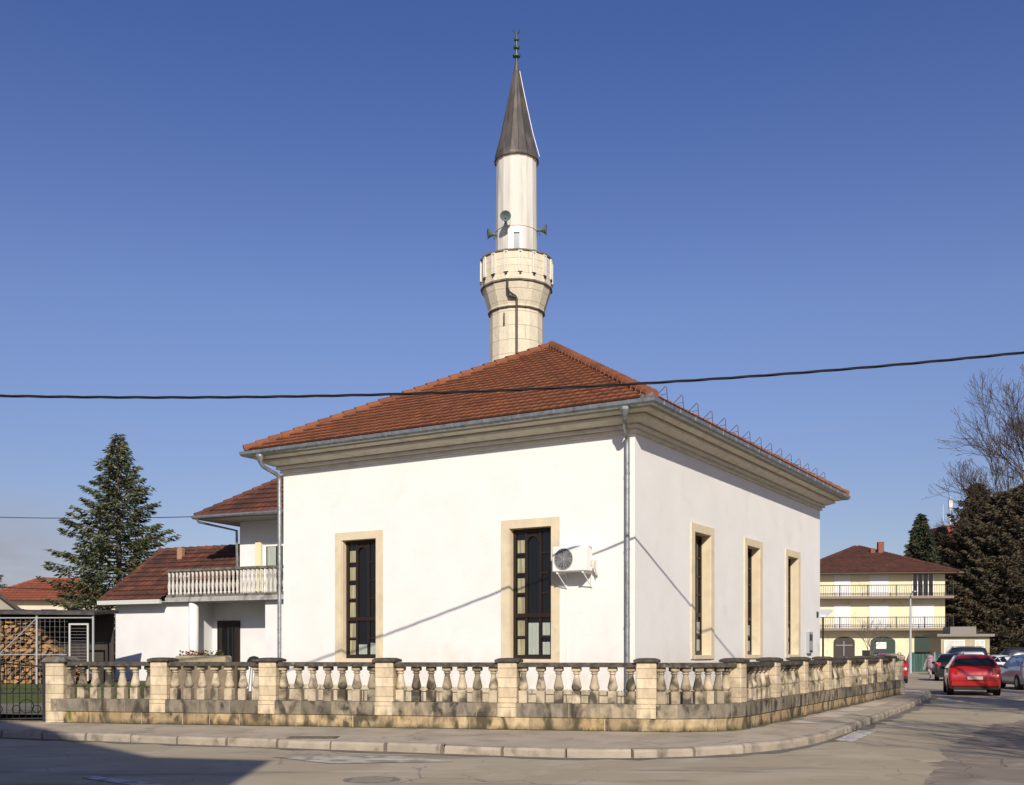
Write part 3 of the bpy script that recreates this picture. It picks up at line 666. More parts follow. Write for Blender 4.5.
# windows
def make_window(parent, face_m, lowc=2.30, y=.23):
    """local: opening x 0..1.155, y outward negative, recess .23"""
    w_, z0, z1 = 1.155, WZ0, WZ1
    fr = MB()
    def bar(x0, x1, za, zb, d0=y, d1=y + .07): fr.box(x0, x1, d0, d1, za, zb, face_m)
    bar(0, .09, z0, z1); bar(w_ - .07, w_, z0, z1); bar(.09, w_ - .07, z0, z0 + .10); bar(.09, w_ - .07, z1 - .09, z1)
    xl, xr = .37, .72                      # mullions
    bar(xl - .035, xl + .035, z0 + .10, z1 - .09, y + .004, y + .066); bar(xr - .0, xr + .07, z0 + .10, z1 - .09, y + .004, y + .066)
    bar(.09, w_ - .07, 2.43, 2.53, y - .01, y + .068)
    for z in (1.96,): bar(.09, xl - .035, z - .02, z + .03, y + .008, y + .062); bar(xr + .07, w_ - .07, z - .02, z + .03, y + .008, y + .062)
    for z in (3.01, 3.49, 3.97): bar(.09, xl - .035, z - .018, z + .022, y + .008, y + .062); bar(xr + .07, w_ - .07, z - .018, z + .022, y + .008, y + .062)
    # arched head of the middle light
    cx = (xl + .035 + xr) / 2; rr = (xr - xl - .035) / 2; zc = 4.22; N = 10
    V = []; F = []
    for i in range(N + 1):
        a = math.pi * i / N
        for (q, yy) in ((rr, y - .012), (rr + .035, y - .012), (rr + .035, y + .05), (rr, y + .05)):
            V.append(face_m @ Vector((cx + q * math.cos(a), yy, zc + q * math.sin(a))))
    for i in range(N):
        for k in range(4): F.append((i * 4 + k, i * 4 + (k + 1) % 4, i * 4 + 4 + (k + 1) % 4, i * 4 + 4 + k))
    fr.add(V, F)
    for i in range(N):                     # spandrel
        a0, a1 = math.pi * i / N, math.pi * (i + 1) / N
        fr.add([face_m @ Vector(p) for p in ((cx + rr * math.cos(a0), y + .03, zc + rr * math.sin(a0)), (cx + rr * math.cos(a1), y + .03, zc + rr * math.sin(a1)), (cx + rr * math.cos(a1), y + .03, z1 - .09), (cx + rr * math.cos(a0), y + .03, z1 - .09))], [(0, 1, 2, 3)])
    f = fr.build('window', wood_dark, parent)
    g_ = MB(); g_.box(.09, w_ - .07, y + .040, y + .046, z0 + .10, z1 - .09, face_m); g_.build('pane', glass_dark, f)
    c_ = MB()
    def folds(xa, xb, za, zb, n=6):
        V = []; F = []
        for i in range(n + 1):
            x = xa + (xb - xa) * i / n; yy = y + .032 + (.005 if i % 2 else 0)
            V += [face_m @ Vector((x, yy, za)), face_m @ Vector((x, yy, zb))]
            if i: F.append((2 * i - 2, 2 * i, 2 * i + 1, 2 * i - 1))
        c_.add(V, F)
    for za, zb in ((1.53, 1.91), (1.99, 2.36), (2.53, 2.92), (3.03, 3.38), (3.51, 3.86), (3.99, 4.30)): folds(.115, .325, za, zb, 4)
    c_.build('curtain', curtain, f)
    c_ = MB(); folds(.42, .705, 1.54, lowc, 5); folds(.81, 1.07, 1.54, 1.84, 4)
    if lowc > 2: folds(.81, 1.07, 2.0, 2.30, 4)
    c_.build('curtain', curtain_g, f)
    s_ = MB(); b = .225
    p = -.035
    s_.box(-b, -.001, p, .0 - .002, z0 - .10, z1 + .21, face_m); s_.box(w_ + .001, w_ + b, p, -.002, z0 - .10, z1 + .21, face_m)
    s_.box(-.001, w_ + .001, p, -.002, z1 + .001, z1 + .21, face_m)
    s_.box(-.001, w_ + .001, p - .01, y, z0 - .10, z0 - .002, face_m)
    # stone reveals lining the recess
    s_.box(-.001, .010, -.002, y - .002, z0, z1, face_m); s_.box(w_ - .010, w_ + .001, -.002, y - .002, z0, z1, face_m); s_.box(.010, w_ - .010, -.002, y - .002, z1 - .010, z1, face_m)
    s_.build('surround', trimstone, f)
    return f
gm = bpy.data.materials.new('window glass'); gm.use_nodes = True; t = gm.node_tree; t.nodes.clear()
o_ = t.nodes.new('ShaderNodeOutputMaterial'); ms = t.nodes.new('ShaderNodeMixShader'); tr = t.nodes.new('ShaderNodeBsdfTransparent'); gl = t.nodes.new('ShaderNodeBsdfGlossy'); fr_ = t.nodes.new('ShaderNodeFresnel')
tr.inputs[0].default_value = (.72, .76, .74, 1); gl.inputs['Roughness'].default_value = .04; fr_.inputs[0].default_value = 1.5
t.links.new(fr_.outputs[0], ms.inputs[0]); t.links.new(tr.outputs[0], ms.inputs[1]); t.links.new(gl.outputs[0], ms.inputs[2]); t.links.new(ms.outputs[0], o_.inputs[0])
GLASS = gm
for i, (a, b) in enumerate(front_w): make_window(MO, Matrix.Translation((a, 0, 0)), 2.30 if i else 1.80, .15)
for a, b in side_w: make_window(MO, RM @ Matrix.Translation((a, 0, .09)))
mb = MB(); mb.bbox(.0, .10, 13.75, 14.2, 1.55, 2.28, .01); m_o = mb.build('meter_box', grey_p, MO)
mb = MB(); mb.box(.10, .106, 13.82, 13.95, 1.98, 2.2); mb.box(.10, .106, 14.0, 14.13, 1.98, 2.2); mb.box(.1, .106, 13.82, 14.13, 1.6, 1.66); mb.build('meter_window', black_p, m_o)
mb = MB(); mb.bbox(.0, .03, 15.0, 15.18, 2.8, 3.0, .005); mb.build('number_plate', M('dark green plate', (.02, .05, .04), rough=.4), MO)

# air conditioner on the front wall
AC = thing('air_conditioner', 'white air conditioner box with round fan grille bracketed beside the window', 'air conditioner', MC, MRZ)
ax0, ax1, ay0, ay1, az0, az1 = -1.86, -.98, -.50, -.17, 3.44, 4.02
mb = MB(); mb.bbox(ax0, ax1, ay0, ay1, az0, az1, .02); body = mb.build('casing', white_p, AC)
cx, cz, rr = ax0 + .31, (az0 + az1) / 2, .235
MX = Matrix.Translation((cx, ay0, cz)) @ Matrix.Rotation(R(90), 4, 'X')
mb = MB(); mb.lathe([(rr, -.004), (rr, .003), (.02, .003)], 32, mtx=MX); mb.build('fan_recess', M('fan shadow', (.05, .05, .05), rough=.6), AC)
mb = MB()
for q in (.235, .20, .165, .13, .095, .06):
    pts = [MX @ Vector((q * math.cos(a), q * math.sin(a), .018)) for a in [2 * math.pi * i / 32 for i in range(33)]]; mb.tube(pts, .0045 if q < .23 else .010, 5, cap=False)
for i in range(8):
    a = math.pi * i / 8; mb.tube([MX @ Vector((rr * math.cos(a), rr * math.sin(a), .014)), MX @ Vector((-rr * math.cos(a), -rr * math.sin(a), .014))], .004, 4)
mb.build('fan_grille', grey_p, AC)
mb = MB()
for i in range(5):
    a0 = 2 * math.pi * i / 5; pts = [Vector((.04, -.02, .006)), Vector((.2, -.08, .006)), Vector((.2, .03, .012)), Vector((.05, .03, .012))]
    mb.add([MX @ (Matrix.Rotation(a0, 4, 'Z') @ p) for p in pts], [(0, 1, 2, 3)])
mb.build('fan_blades', M('fan blade grey', (.14, .14, .14), rough=.5), AC)
mb = MB()
for x in (ax0 + .12, ax1 - .10):
    mb.box(x - .018, x + .018, ay0 + .02, -.002, az0 - .045, az0 - .005); mb.box(x - .018, x + .018, -.04, -.003, az0 - .35, az0 - .045)
    mb.tube([(x, ay0 + .06, az0 - .04), (x, -.03, az0 - .33)], .014, 6)
mb.build('bracket', white_p, AC)
mb = MB()
for k in range(4): mb.tube([(ax1 + .01, -.25, az0 + .16 + .03 * k), (ax1 + .07 + .01 * k, -.25, az0 + .12 + .04 * k), (ax1 + .09, -.16, az0 - .02 - .02 * k), (ax1 + .06 - .02 * k, -.05, az0 - .1), (ax1 + .02, -.015, az0 + .1 + .06 * k)], .014, 6)
mb.build('pipes', M('insulated pipe', (.55, .53, .48), rough=.8), AC)
mb = MB(); mb.box(-1.73, -1.715, -.012, -.002, .75, 3.3); mb.build('conduit', white_p, AC)

# ------------------------------------------------------------------ minaret
MN = thing('minaret', 'tall pale stone minaret with balcony, dark conical roof and horn loudspeakers behind the mosque', 'minaret', (.18, 42.35, 0), R(11.25 / 2))
def ngon(mb, prof, n=16): return mb.lathe(prof, n)
def ring_uv(mb, n):
    return None
mb = MB(); mb.lathe([(1.12, 0), (1.06, 15.0)], 16); 
uvs = [( (i % 16) * .5, v[2]) for i, v in enumerate(mb.v)]
mb.build('shaft', st_min, MN, uvs=uvs)
mb = MB(); mb.lathe([(1.07, 15.000), (1.13, 15.016), (1.13, 15.079), (1.12, 15.095), (1.37, 15.887), (1.37, 15.950)], 16); uvs = [((i % 16) * .5, v[2] * 1.3) for i, v in enumerate(mb.v)]
mb.build('flared_corbel', st_min, MN, uvs=uvs)
dirt_band = M('dark drip band', (.13, .11, .085), (.22, .19, .15), scale=6, rough=.9)
mb = MB(); mb.lathe([(1.13, 14.980), (1.15, 15.000), (1.15, 15.032), (1.12, 15.040)], 16); mb.lathe([(1.38, 15.910), (1.44, 15.926), (1.44, 15.986), (1.40, 15.995)], 16)
mb.lathe([(1.40, 17.048), (1.46, 17.066), (1.46, 17.120), (1.28, 17.130), (1.28, 17.048)], 16, cap=False)
mb.build('band', dirt_band, MN)
mb = MB(); mb.lathe([(1.40, 15.995), (1.41, 17.048), (1.28, 17.048), (1.28, 16.130), (.5, 16.130)], 16, cap=False)
uvs = [((i % 16) * .5, v[2] * 2) for i, v in enumerate(mb.v)]
par = mb.build('parapet', st_min, MN, uvs=uvs)
PA = R(11.25) * 0
mb = MB(); mb.box(1.40, 1.455, -.085, -.04, 16.31, 17.01); mb.box(1.40, 1.455, .04, .085, 16.31, 17.01); mb.box(1.40, 1.455, -.085, .085, 16.25, 16.305); mb.box(1.40, 1.455, -.085, .085, 17.012, 17.05)
pil0 = mb.build('pilaster', st_minup, par)
mb = MB(); mb.box(1.40, 1.462, -.038, .038, 16.16, 16.245); dh0 = mb.build('drain_hole', black_p, par)
for i in range(1, 16):
    a = 2 * math.pi * i / 16; copy_part(pil0, par, (0, 0, 0), a); copy_part(dh0, par, (0, 0, 0), a)
mb = MB(); mb.lathe([(.84, 16.130), (.80, 21.151)], 16); mb.build('upper_shaft', st_minup, MN)
mb = MB(); SC1 = MB(); SC1.lathe([(.83, 18.250), (.845, 18.254), (.845, 18.270), (.83, 18.274)], 16); mb.lathe([(.80, 20.977), (.83, 21.026), (.83, 21.100), (.8, 21.100)], 16); mb.build('string_course', st_min, MN); SC1.build('string_course', st_min, MN)
mb = MB(); mb.lathe([(.90, 21.051), (.87, 21.120), (.86, 21.202), (.62, 22.124), (.30, 23.661), (.11, 24.685), (.08, 24.941), (.06, 25.095)], 16)
for i in range(16):
    a = 2 * math.pi * i / 16; m4 = Matrix.Rotation(a, 4, 'Z'); pr = [(.865, 21.202), (.625, 22.124), (.305, 23.661), (.11, 24.685)]
    mb.tube([m4 @ Vector((r_, 0, z)) for r_, z in pr], .014, 4)
cone = mb.build('cone_roof', lead, MN)
mb = MB(); a_ = R(-18); mb.tube([Vector((r_ * math.cos(a_), r_ * math.sin(a_), z)) for r_, z in [(.93, 21.202), (.66, 22.176), (.33, 23.681), (.13, 24.685)]], .014, 5); mb.build('lightning_rod', white_p, cone)
mb = MB(); mb.lathe([(.05, 24.993), (.05, 25.198), (.15, 25.259), (.16, 25.331), (.06, 25.392), (.05, 25.545), (.12, 25.591), (.13, 25.653), (.05, 25.714), (.045, 25.875), (.10, 25.913), (.11, 25.975), (.04, 26.036), (.03, 26.220)], 14)
fin = mb.build('finial', copper, MN)
mb = MB(); pts = [Vector((.12 * math.cos(a), 0, 26.312 + .12 * math.sin(a))) for a in [R(130 + 280 * i / 12) for i in range(13)]]
mb.tube(pts, [.006 + .018 * math.sin(math.pi * i / 12) for i in range(13)], 6); mb.build('crescent', copper, fin)
# balcony door
MNI = Matrix.Rotation(-R(11.25 / 2), 4, 'Z')
mb = MB(); mb.box(-.34, -.12, -.92, -.70, 16.175, 18.065, MNI); mb.box(.12, .22, -.92, -.70, 16.175, 18.065, MNI); mb.box(-.34, .22, -.915, -.70, 17.942, 18.147, MNI); door = mb.build('door_frame', white_p, MN)
mb = MB(); mb.box(-.12, .12, -.86, -.75, 16.175, 17.942, MNI); mb.build('door', M('door glass grey', (.12, .15, .18), rough=.2), MN)
def horn(pos, az, name='loudspeaker'):
    m4 = MNI @ Matrix.Translation(pos) @ Matrix.Rotation(az, 4, 'Z') @ Matrix.Rotation(R(90), 4, 'X')
    mb = MB(); mb.lathe([(.07, -.32), (.08, -.18), (.075, -.16), (.05, -.14), (.09, .0), (.20, .16), (.215, .165), (.20, .15), (.09, .02), (.03, 0)], 20, mtx=m4, cap=False)
    mb.lathe([(.035, .06), (.035, -.1)], 10, mtx=m4); mb.box(-.02, .02, -.2, 0, -.12, -.08, m4)
    return mb.build(name, green_horn, MN, smooth=True)
horn(Vector((-.43, -1.12, 18.420)), 0)
mb = MB(); mb.tube([MNI @ Vector((-.43, -.98, 18.392)), MNI @ Vector((-.43, -.78, 18.290))], .03, 6); mb.tube([MNI @ Vector((-.95, -.2, 18.147)), MNI @ Vector((-.7, -.2, 18.147))], .025, 6); mb.tube([MNI @ Vector((.8, -.2, 18.299)), MNI @ Vector((.98, -.2, 18.299))], .025, 6); mb.build('speaker_bracket', grey_p, MN)
horn(Vector((-.98, -.22, 18.127)), R(-80)); horn(Vector((1.02, -.22, 18.299)), R(82))
mb = MB(); mb.tube([MNI @ Vector(p) for p in ((-.36, -1.40, 15.950), (-.36, -1.43, 15.594), (-.34, -1.40, 15.538), (-.30, -1.30, 15.356), (-.02, -1.24, 15.301), (0, -1.21, 15.238), (0, -1.17, 14.900), (0, -1.17, 8))], .05, 8); mb.tube([MNI @ Vector(p) for p in ((-.33, -1.36, 15.594), (-.28, -1.33, 15.475), (-.03, -1.24, 15.332))], .04, 8)
mb.build('drainpipe', M('brown drainpipe', (.06, .05, .045), rough=.5), MN)
mb = MB(); mb.box(-.52, -.46, -1.08, -.9, 14.350, 14.750, MNI); mb.build('slit_window', black_p, MN)

# ------------------------------------------------------------------ side house (wing) beside the mosque
WO = Vector((-7.31, 34.0, 0)); WRZ = math.atan2(-.418, .908)
WG = thing('side_house', 'white side house with balcony over a recessed porch left of the mosque', 'house', WO, WRZ)
mb = MB()
mb.box(-7.1, -3.85, 0, 4.8, 0, 3.27)                       # left block
mb.box(-.7, 3.0, 0, 1.2, 0, 3.27)                          # right block
mb.box(-3.85, 3.0, 1.2, 4.8, 0, 3.3)
mb.box(-7.1, -2.69, 4.7, 4.8, 3.2, 3.4)
mb.wall(-2.69, 3.0, 3.42, 6.11, .3, [(-1.75, -.85, 3.5, 5.25)], Matrix.Translation((0, 1.2, 0)))
mb.box(-2.69, -2.39, 1.5, 6.5, 3.42, 6.11); mb.box(-2.39, 3.0, 6.2, 6.5, 0, 6.11); mb.box(2.7, 3.0, 1.5, 6.2, 3.3, 6.11)
mb.build('wall', plaster2, WG)
mb = MB(); mb.lathe([(.16, 0), (.16, 3.27)], 18, (-3.62, -.02, 0)); mb.build('column', plaster2, WG, smooth=True)
conc = M('grey concrete slab', (.42, .41, .39), (.33, .32, .30), scale=3, rough=.85, dirt=(.2, .19, .17), dscale=4)
mb = MB(); mb.box(-4.65, 3.0, -.25, 1.2, 3.272, 3.42); bs = mb.build('balcony_slab', conc, WG)
bal_w = M('stained white balusters', (.62, .59, .53), (.50, .47, .42), scale=6, rough=.8, dirt=(.22, .20, .17), dscale=4, dlo=.5, dhi=.68)
mb = MB(); mb.box(-4.62, 3.0, -.24, -.06, 4.28, 4.36); mb.box(-4.62, -4.5, -.06, 1.2, 4.28, 4.36); mb.box(-4.62, 3.0, -.22, -.08, 3.42, 3.50)
bl = mb.build('balcony_rail', cap_m, WG)
mb = MB(); mb.lathe([(.05, 0), (.05, .08), (.032, .1), (.055, .25), (.06, .32), (.035, .45), (.03, .5), (.045, .52), (.035, .6), (.05, .72), (.05, .78)], 10)
b0 = mb.build('baluster', bal_w, bl, smooth=True)
for k in range(40):
    loc = (-4.55 + k * .168, -.15, 3.5)
    if k == 0: b0.location = loc
    elif loc[0] < 2.9: copy_part(b0, bl, loc)
for k in range(1, 7): copy_part(b0, bl, (-4.56, -.15 + .18 * k, 3.5))
# low roof : gabled
mb = MB(); uvs = []
zE, zR = 3.36, 5.32
ex = Vector((1, 0, 0)); up = Vector((0, 2.95, zR - zE)); q1 = up.length; up.normalize()
slope(mb, uvs, Vector((-7.4, -.45, zE)), ex, up, lambda q: 0, lambda q: (2.78 if q < .85 else 4.72), q1, tw=.24, tl=.33)
upb = Vector((0, -2.95, zR - zE)).normalized()
slope(mb, uvs, Vector((-2.7, 5.45, zE)), -ex, upb, lambda q: 0, lambda q: 4.7, q1, tw=.24, tl=.33)
lr = mb.build('roof', tile_old, WG, uvs=uvs)
mb = MB(); u2 = []; ridge_tiles(mb, u2, (-7.4, 2.5, zR + .02), (-2.7, 2.5, zR + .02), .12); ridge_tiles(mb, u2, (-7.38, -.42, zE + .03), (-7.38, 2.5, zR + .02), .09); mb.build('ridge_tiles', tile_old, lr, uvs=u2)
mb = MB(); mb.bbox(-6.1, -5.88, 1.9, 2.1, 4.8, 5.34, .02); mb.build('roof_vent', M('terracotta vent', (.35, .2, .12), rough=.9), lr)
mb = MB(); mb.prism([(-.25, 3.28), (5.25, 3.28), (2.5, 5.2)], -7.1, -6.95, Matrix(((0, 0, 1, 0), (1, 0, 0, 0), (0, 1, 0, 0), (0, 0, 0, 1)))); mb.build('gable', plaster2, WG)
mb = MB(); mb.box(-7.45, -4.66, -.50, -.40, 3.22, 3.36); mb.box(-7.45, -7.37, -.40, 0.0, 3.22, 3.30); mb.box(-7.4, -4.66, -.40, 0, 3.275, 3.30); mb.build('fascia', M('pale fascia', (.55, .54, .5), rough=.7), WG)
ur, _, _ = hip_roof('roof', (-3.55, 3.2, .0, 7.6), 6.12, 2.35, tile_old, WG, tw=.24, step=4, ridge_r=.11)
mb = MB(); mb.box(-3.45, 3.1, .08, 7.5, 6.02, 6.10); mb.build('soffit', M('soffit boards', (.4, .38, .34), rough=.8), WG)
mb = MB(); mb.tube([(-3.6, -.08, 6.08), (3.2, -.08, 6.08)], .06, 8); mb.tube([(-3.62, -.08, 6.08), (-3.62, 7.6, 6.08)], .06, 8); mb.tube([(-3.45, -.08, 6.04), (-3.42, .0, 5.92), (-2.75, 1.1, 5.72), (-2.74, 1.14, 3.6)], .045, 8); mb.build('gutter', zinc, WG)
# upper window with frame, sill, shutter
mb = MB(); 
for (a, b, c, d) in ((-1.35, -1.25, 3.5, 5.25), (-.55, -.45, 3.5, 5.25), (-1.25, -.55, 5.15, 5.25), (-1.25, -.55, 3.5, 3.6)): mb.box(a - .4, b - .4, 1.26, 1.34, c, d)
wf = mb.build('window', white_p, WG); mb = MB(); mb.box(-1.65, -.95, 1.29, 1.30, 3.6, 5.15); mb.build('pane', glass_dark, wf)
mb = MB(); mb.box(-2.0, -1.76, 1.13, 1.19, 3.5, 5.3); mb.build('shutter', M('cream shutter', (.7, .66, .42), rough=.7), wf)
mb = MB(); mb.box(-1.6, -1.25, 1.28, 1.285, 3.6, 5.15); mb.build('curtain', curtain_g, wf)
mb = MB(); mb.box(-3.55, -2.72, 1.14, 1.196, .3, 2.62); d_ = mb.build('door', M('dark brown door', (.03, .022, .018), (.02, .015, .012), scale=10, rough=.4), WG)
mb = MB(); mb.box(-3.6, -3.55, 1.12, 1.198, .3, 2.67); mb.box(-2.72, -2.67, 1.12, 1.198, .3, 2.67); mb.box(-3.55, -2.72, 1.12, 1.198, 2.62, 2.67); mb.build('frame', wood_dark, d_)
mb = MB(); mb.box(-3.4, -3.18, 1.135, 1.14, 1.2, 2.45); mb.box(-3.1, -2.88, 1.135, 1.14, 1.2, 2.45); mb.build('pane', glass_dark, d_)

# planter with flowers on a low wall in the yard
PL = thing('flower_planter', 'long stone flower trough with red blooms before the side house porch', 'planter', (-8.4, 29.0, .28), R(-14))
mb = MB(); mb.bbox(-.75, .75, -.2, .2, 1.0, 1.22, .03); mb.build('trough', M('stone trough', (.36, .31, .2), (.28, .24, .16), scale=6, rough=.9, bump=.01), PL)
mb = MB(); mb.box(-.95, .95, -.12, .12, 0, 1.0); mb.build('pedestal', M('brown yard wall', (.25, .19, .12), (.18, .14, .10), scale=4, rough=.9), PL)
random.seed(11); fl = MB(); lf = MB()
for k in range(260):
    x = random.uniform(-.7, .55); z = 1.22 + random.random() ** 2 * .14; y = random.uniform(-.17, .17); s = random.uniform(.02, .04); m4 = Matrix.Translation((x, y, z)) @ Matrix.Rotation(random.uniform(0, 6), 4, 'Z') @ Matrix.Rotation(random.uniform(.3, 1.4), 4, 'X')
    (fl if k % 3 == 0 and x < -.05 else lf).add([m4 @ Vector(p) for p in ((-s, 0, 0), (0, -s, 0), (s, 0, 0), (0, s, 0))], [(0, 1, 2, 3)])
fl.build('flowers', M('red petals', (.5, .06, .02), rough=.7), PL); lf.build('leaves', M('planter leaves', (.05, .07, .025), (.12, .08, .03), scale=9, rough=.8), PL)
GR = thing('kettle_grill', 'black round kettle grill standing before the side house', 'grill', (-7.15, 29.5, .28))
mb = MB(); mb.lathe([(.02, .88), (.14, .92), (.19, 1.0), (.19, 1.03)], 18); mb.build('bowl', black_p, GR, smooth=True)
mb = MB(); mb.lathe([(.195, 1.03), (.18, 1.1), (.12, 1.18), (.02, 1.21)], 18); mb.build('lid', black_p, GR, smooth=True)
for k in range(3):
    a = 2.1 * k; mb = MB(); mb.tube([(.12 * math.cos(a), .12 * math.sin(a), .93), (.25 * math.cos(a), .25 * math.sin(a), 0)], .010, 6); mb.build('leg', black_p, GR)

# ------------------------------------------------------------------ overhead cables and poles
def cable(name, label, pts, r, tw=False, group=None):
    mb = MB()
    if tw:
        for ph in (0, 2.1, 4.2):
            q = []
            for i, p in enumerate(pts):
                a = ph + i * .55; q.append(Vector(p) + Vector((0, math.cos(a) * r * .9, math.sin(a) * r * .9)))
            mb.tube(q, r * .72, 5)
    else: mb.tube(pts, r, 6)
    return tag(mb.build(name, cable_m), label, 'cable', group)
pts = []
for i in range(300):
    X = -32 + 52 * i / 299; Y = 19.55 - .012 * X; pts.append((X, Y, 6.29 + .0033 * (X + 6) ** 2))
cable('overhead_cable', 'thick twisted black cable strung across the whole view before the roof', pts, .0175, True)
P1 = at(-160, 40, 6.95); P2 = Vector((-10.6, 35.42, 6.1))
cable('service_wire', 'thin black wire running from the left to the upper eave of the side house', [P1.lerp(P2, i / 20) - Vector((0, 0, .16 * 4 * (i / 20) * (1 - i / 20))) for i in range(21)], .014)
P1 = at(-120, 42, zof(575, 42)); P2 = at(70, 46, zof(590, 46))
cable('telephone_wire', 'thin lower wire crossing before the red roofed house on the left', [P1.lerp(P2, i / 12) - Vector((0, 0, .12 * math.sin(math.pi * i / 12))) for i in range(13)], .02)
def pole(X, Y, H, label):
    t_ = thing('utility_pole', label, 'utility pole', (X, Y, 0), 0, 'poles carrying the overhead cable')
    mb = MB(); mb.lathe([(.16, 0), (.10, H)], 12); mb.build('post', M('grey pole wood', (.2, .17, .14), (.14, .12, .1), scale=6, rough=.9, stretch=(1, 1, .1)), t_)
    mb = MB(); mb.box(-.5, .5, -.05, .05, H - .4, H - .28); mb.build('crossarm', iron, t_)
pole(20, 19.3, 9.0, 'wooden utility pole beyond the right edge holding the thick cable'); pole(-32, 19.9, 9.0, 'wooden utility pole beyond the left edge holding the thick cable')

# ------------------------------------------------------------------ gate, wood store, lawn on the left
GT = thing('iron_gate', 'black wrought iron gate with ring scrolls beside the balustrade end pier', 'gate', (-9.86, 22.45, .12), math.pi - R(12) * -1)
mb = MB()
Lg = 3.3
def topz(x): return 1.18 + .16 * math.sin(math.pi * min(1, x / Lg)) ** 2
mb.tube([(0, 0, .08), (Lg, 0, .08)], .02, 6); mb.tube([(0, 0, .62), (Lg, 0, .62)], .015, 6); mb.tube([(Lg * i / 16, 0, topz(Lg * i / 16)) for i in range(17)], .02, 6)
mb.box(-.03, .03, -.03, .03, 0, 1.4); mb.box(Lg - .03, Lg + .03, -.03, .03, 0, 1.4); mb.build('frame', iron, GT)
mb = MB()
for k in range(1, 27):
    x = k * .122; mb.tube([(x, 0, .08), (x, 0, topz(x) + .06)], .009, 5)
mb.build('bars', iron, GT)
mb = MB()
for x in (.35, 1.1, 1.85, 2.6):
    for (dx, z, r_) in ((0, .34, .14), (.2, .28, .08), (-.2, .28, .08)):
        mb.tube([(x + dx + r_ * math.cos(a), -.012, z + r_ * math.sin(a)) for a in [2 * math.pi * i / 20 for i in range(21)]], .010, 5, cap=False)
    mb.tube([(x - .3, -.015, .62), (x + .1, -.015, 1.15)], .010, 5); mb.tube([(x + .3, -.015, .62), (x - .1, -.015, 1.15)], .010, 5)
mb.build('scrolls', iron, GT)

ST = thing('wood_shelter', 'lean to wood shelter of thin grey metal posts with a dark flat roof', 'shelter', (-14.9, 33.0, .62), R(-4))
mb = MB(); mb.add([(-3.6, -.6, 2.27), (2.3, -.6, 2.20), (2.3, 1.1, 2.30), (-3.6, 1.1, 2.37), (-3.6, -.6, 2.17), (2.3, -.6, 2.10), (2.3, 1.1, 2.22), (-3.6, 1.1, 2.29)], [(0, 1, 2, 3), (7, 6, 5, 4), (0, 4, 5, 1), (1, 5, 6, 2), (2, 6, 7, 3), (3, 7, 4, 0)])
mb.build('roof', M('dark corrugated roof', (.04, .037, .035), (.09, .08, .07), scale=4, rough=.8), ST)
for x in (-3.4, -1.9, -.75, .45, 2.22):
    mb = MB(); mb.box(x - .025, x + .025, -.52, -.47, 0, 2.12); mb.build('post', grey_p, ST)
mb = MB(); mb.tube([(-3.5, -.5, 2.02), (2.22, -.5, 2.02)], .02, 5); mb.tube([(-3.5, -.5, .9), (1.4, -.5, .9)], .015, 5); mb.tube([(-1.9, -.5, .9), (-.75, -.5, 2.02)], .015, 5); mb.tube([(-3.4, -.5, .9), (-1.9, -.5, 2.02)], .015, 5); mb.tube([(-.75, -.5, .9), (.45, -.5, 2.02)], .015, 5)
for k in range(12): mb.tube([(-3.5, -.45, .15 + .16 * k), (1.4, -.45, .15 + .16 * k)], .003, 3)
for k in range(32): mb.tube([(-3.5 + .155 * k, -.46, 0), (-3.5 + .155 * k, -.46, 2.0)], .003, 3)
mb.build('rail', grey_p, ST)
mb = MB(); mb.box(-3.5, 2.2, .95, 1.0, 0, 2.2); mb.build('back_wall', M('dark boards', (.035, .03, .028), (.06, .05, .045), scale=8, rough=.9, stretch=(1, 1, .1)), ST)
mb = MB(); fx0, fx1 = 1.5, 2.12
for (a, b, c, d) in ((fx0, fx0 + .05, .1, 1.85), (fx1 - .05, fx1, .1, 1.85), (fx0 + .05, fx1 - .05, 1.8, 1.85), (fx0 + .05, fx1 - .05, .55, .60)): mb.box(a, b, -.60, -.56, c, d)
dr = mb.build('door_frame', M('pale metal', (.5, .5, .48), rough=.5, metal=.2), ST)
mb = MB()
for k in range(12): mb.box(fx0 + .05, fx1 - .05, -.583, -.577, .65 + k * .095, .655 + k * .095)
mb.build('mesh', grey_p, dr)
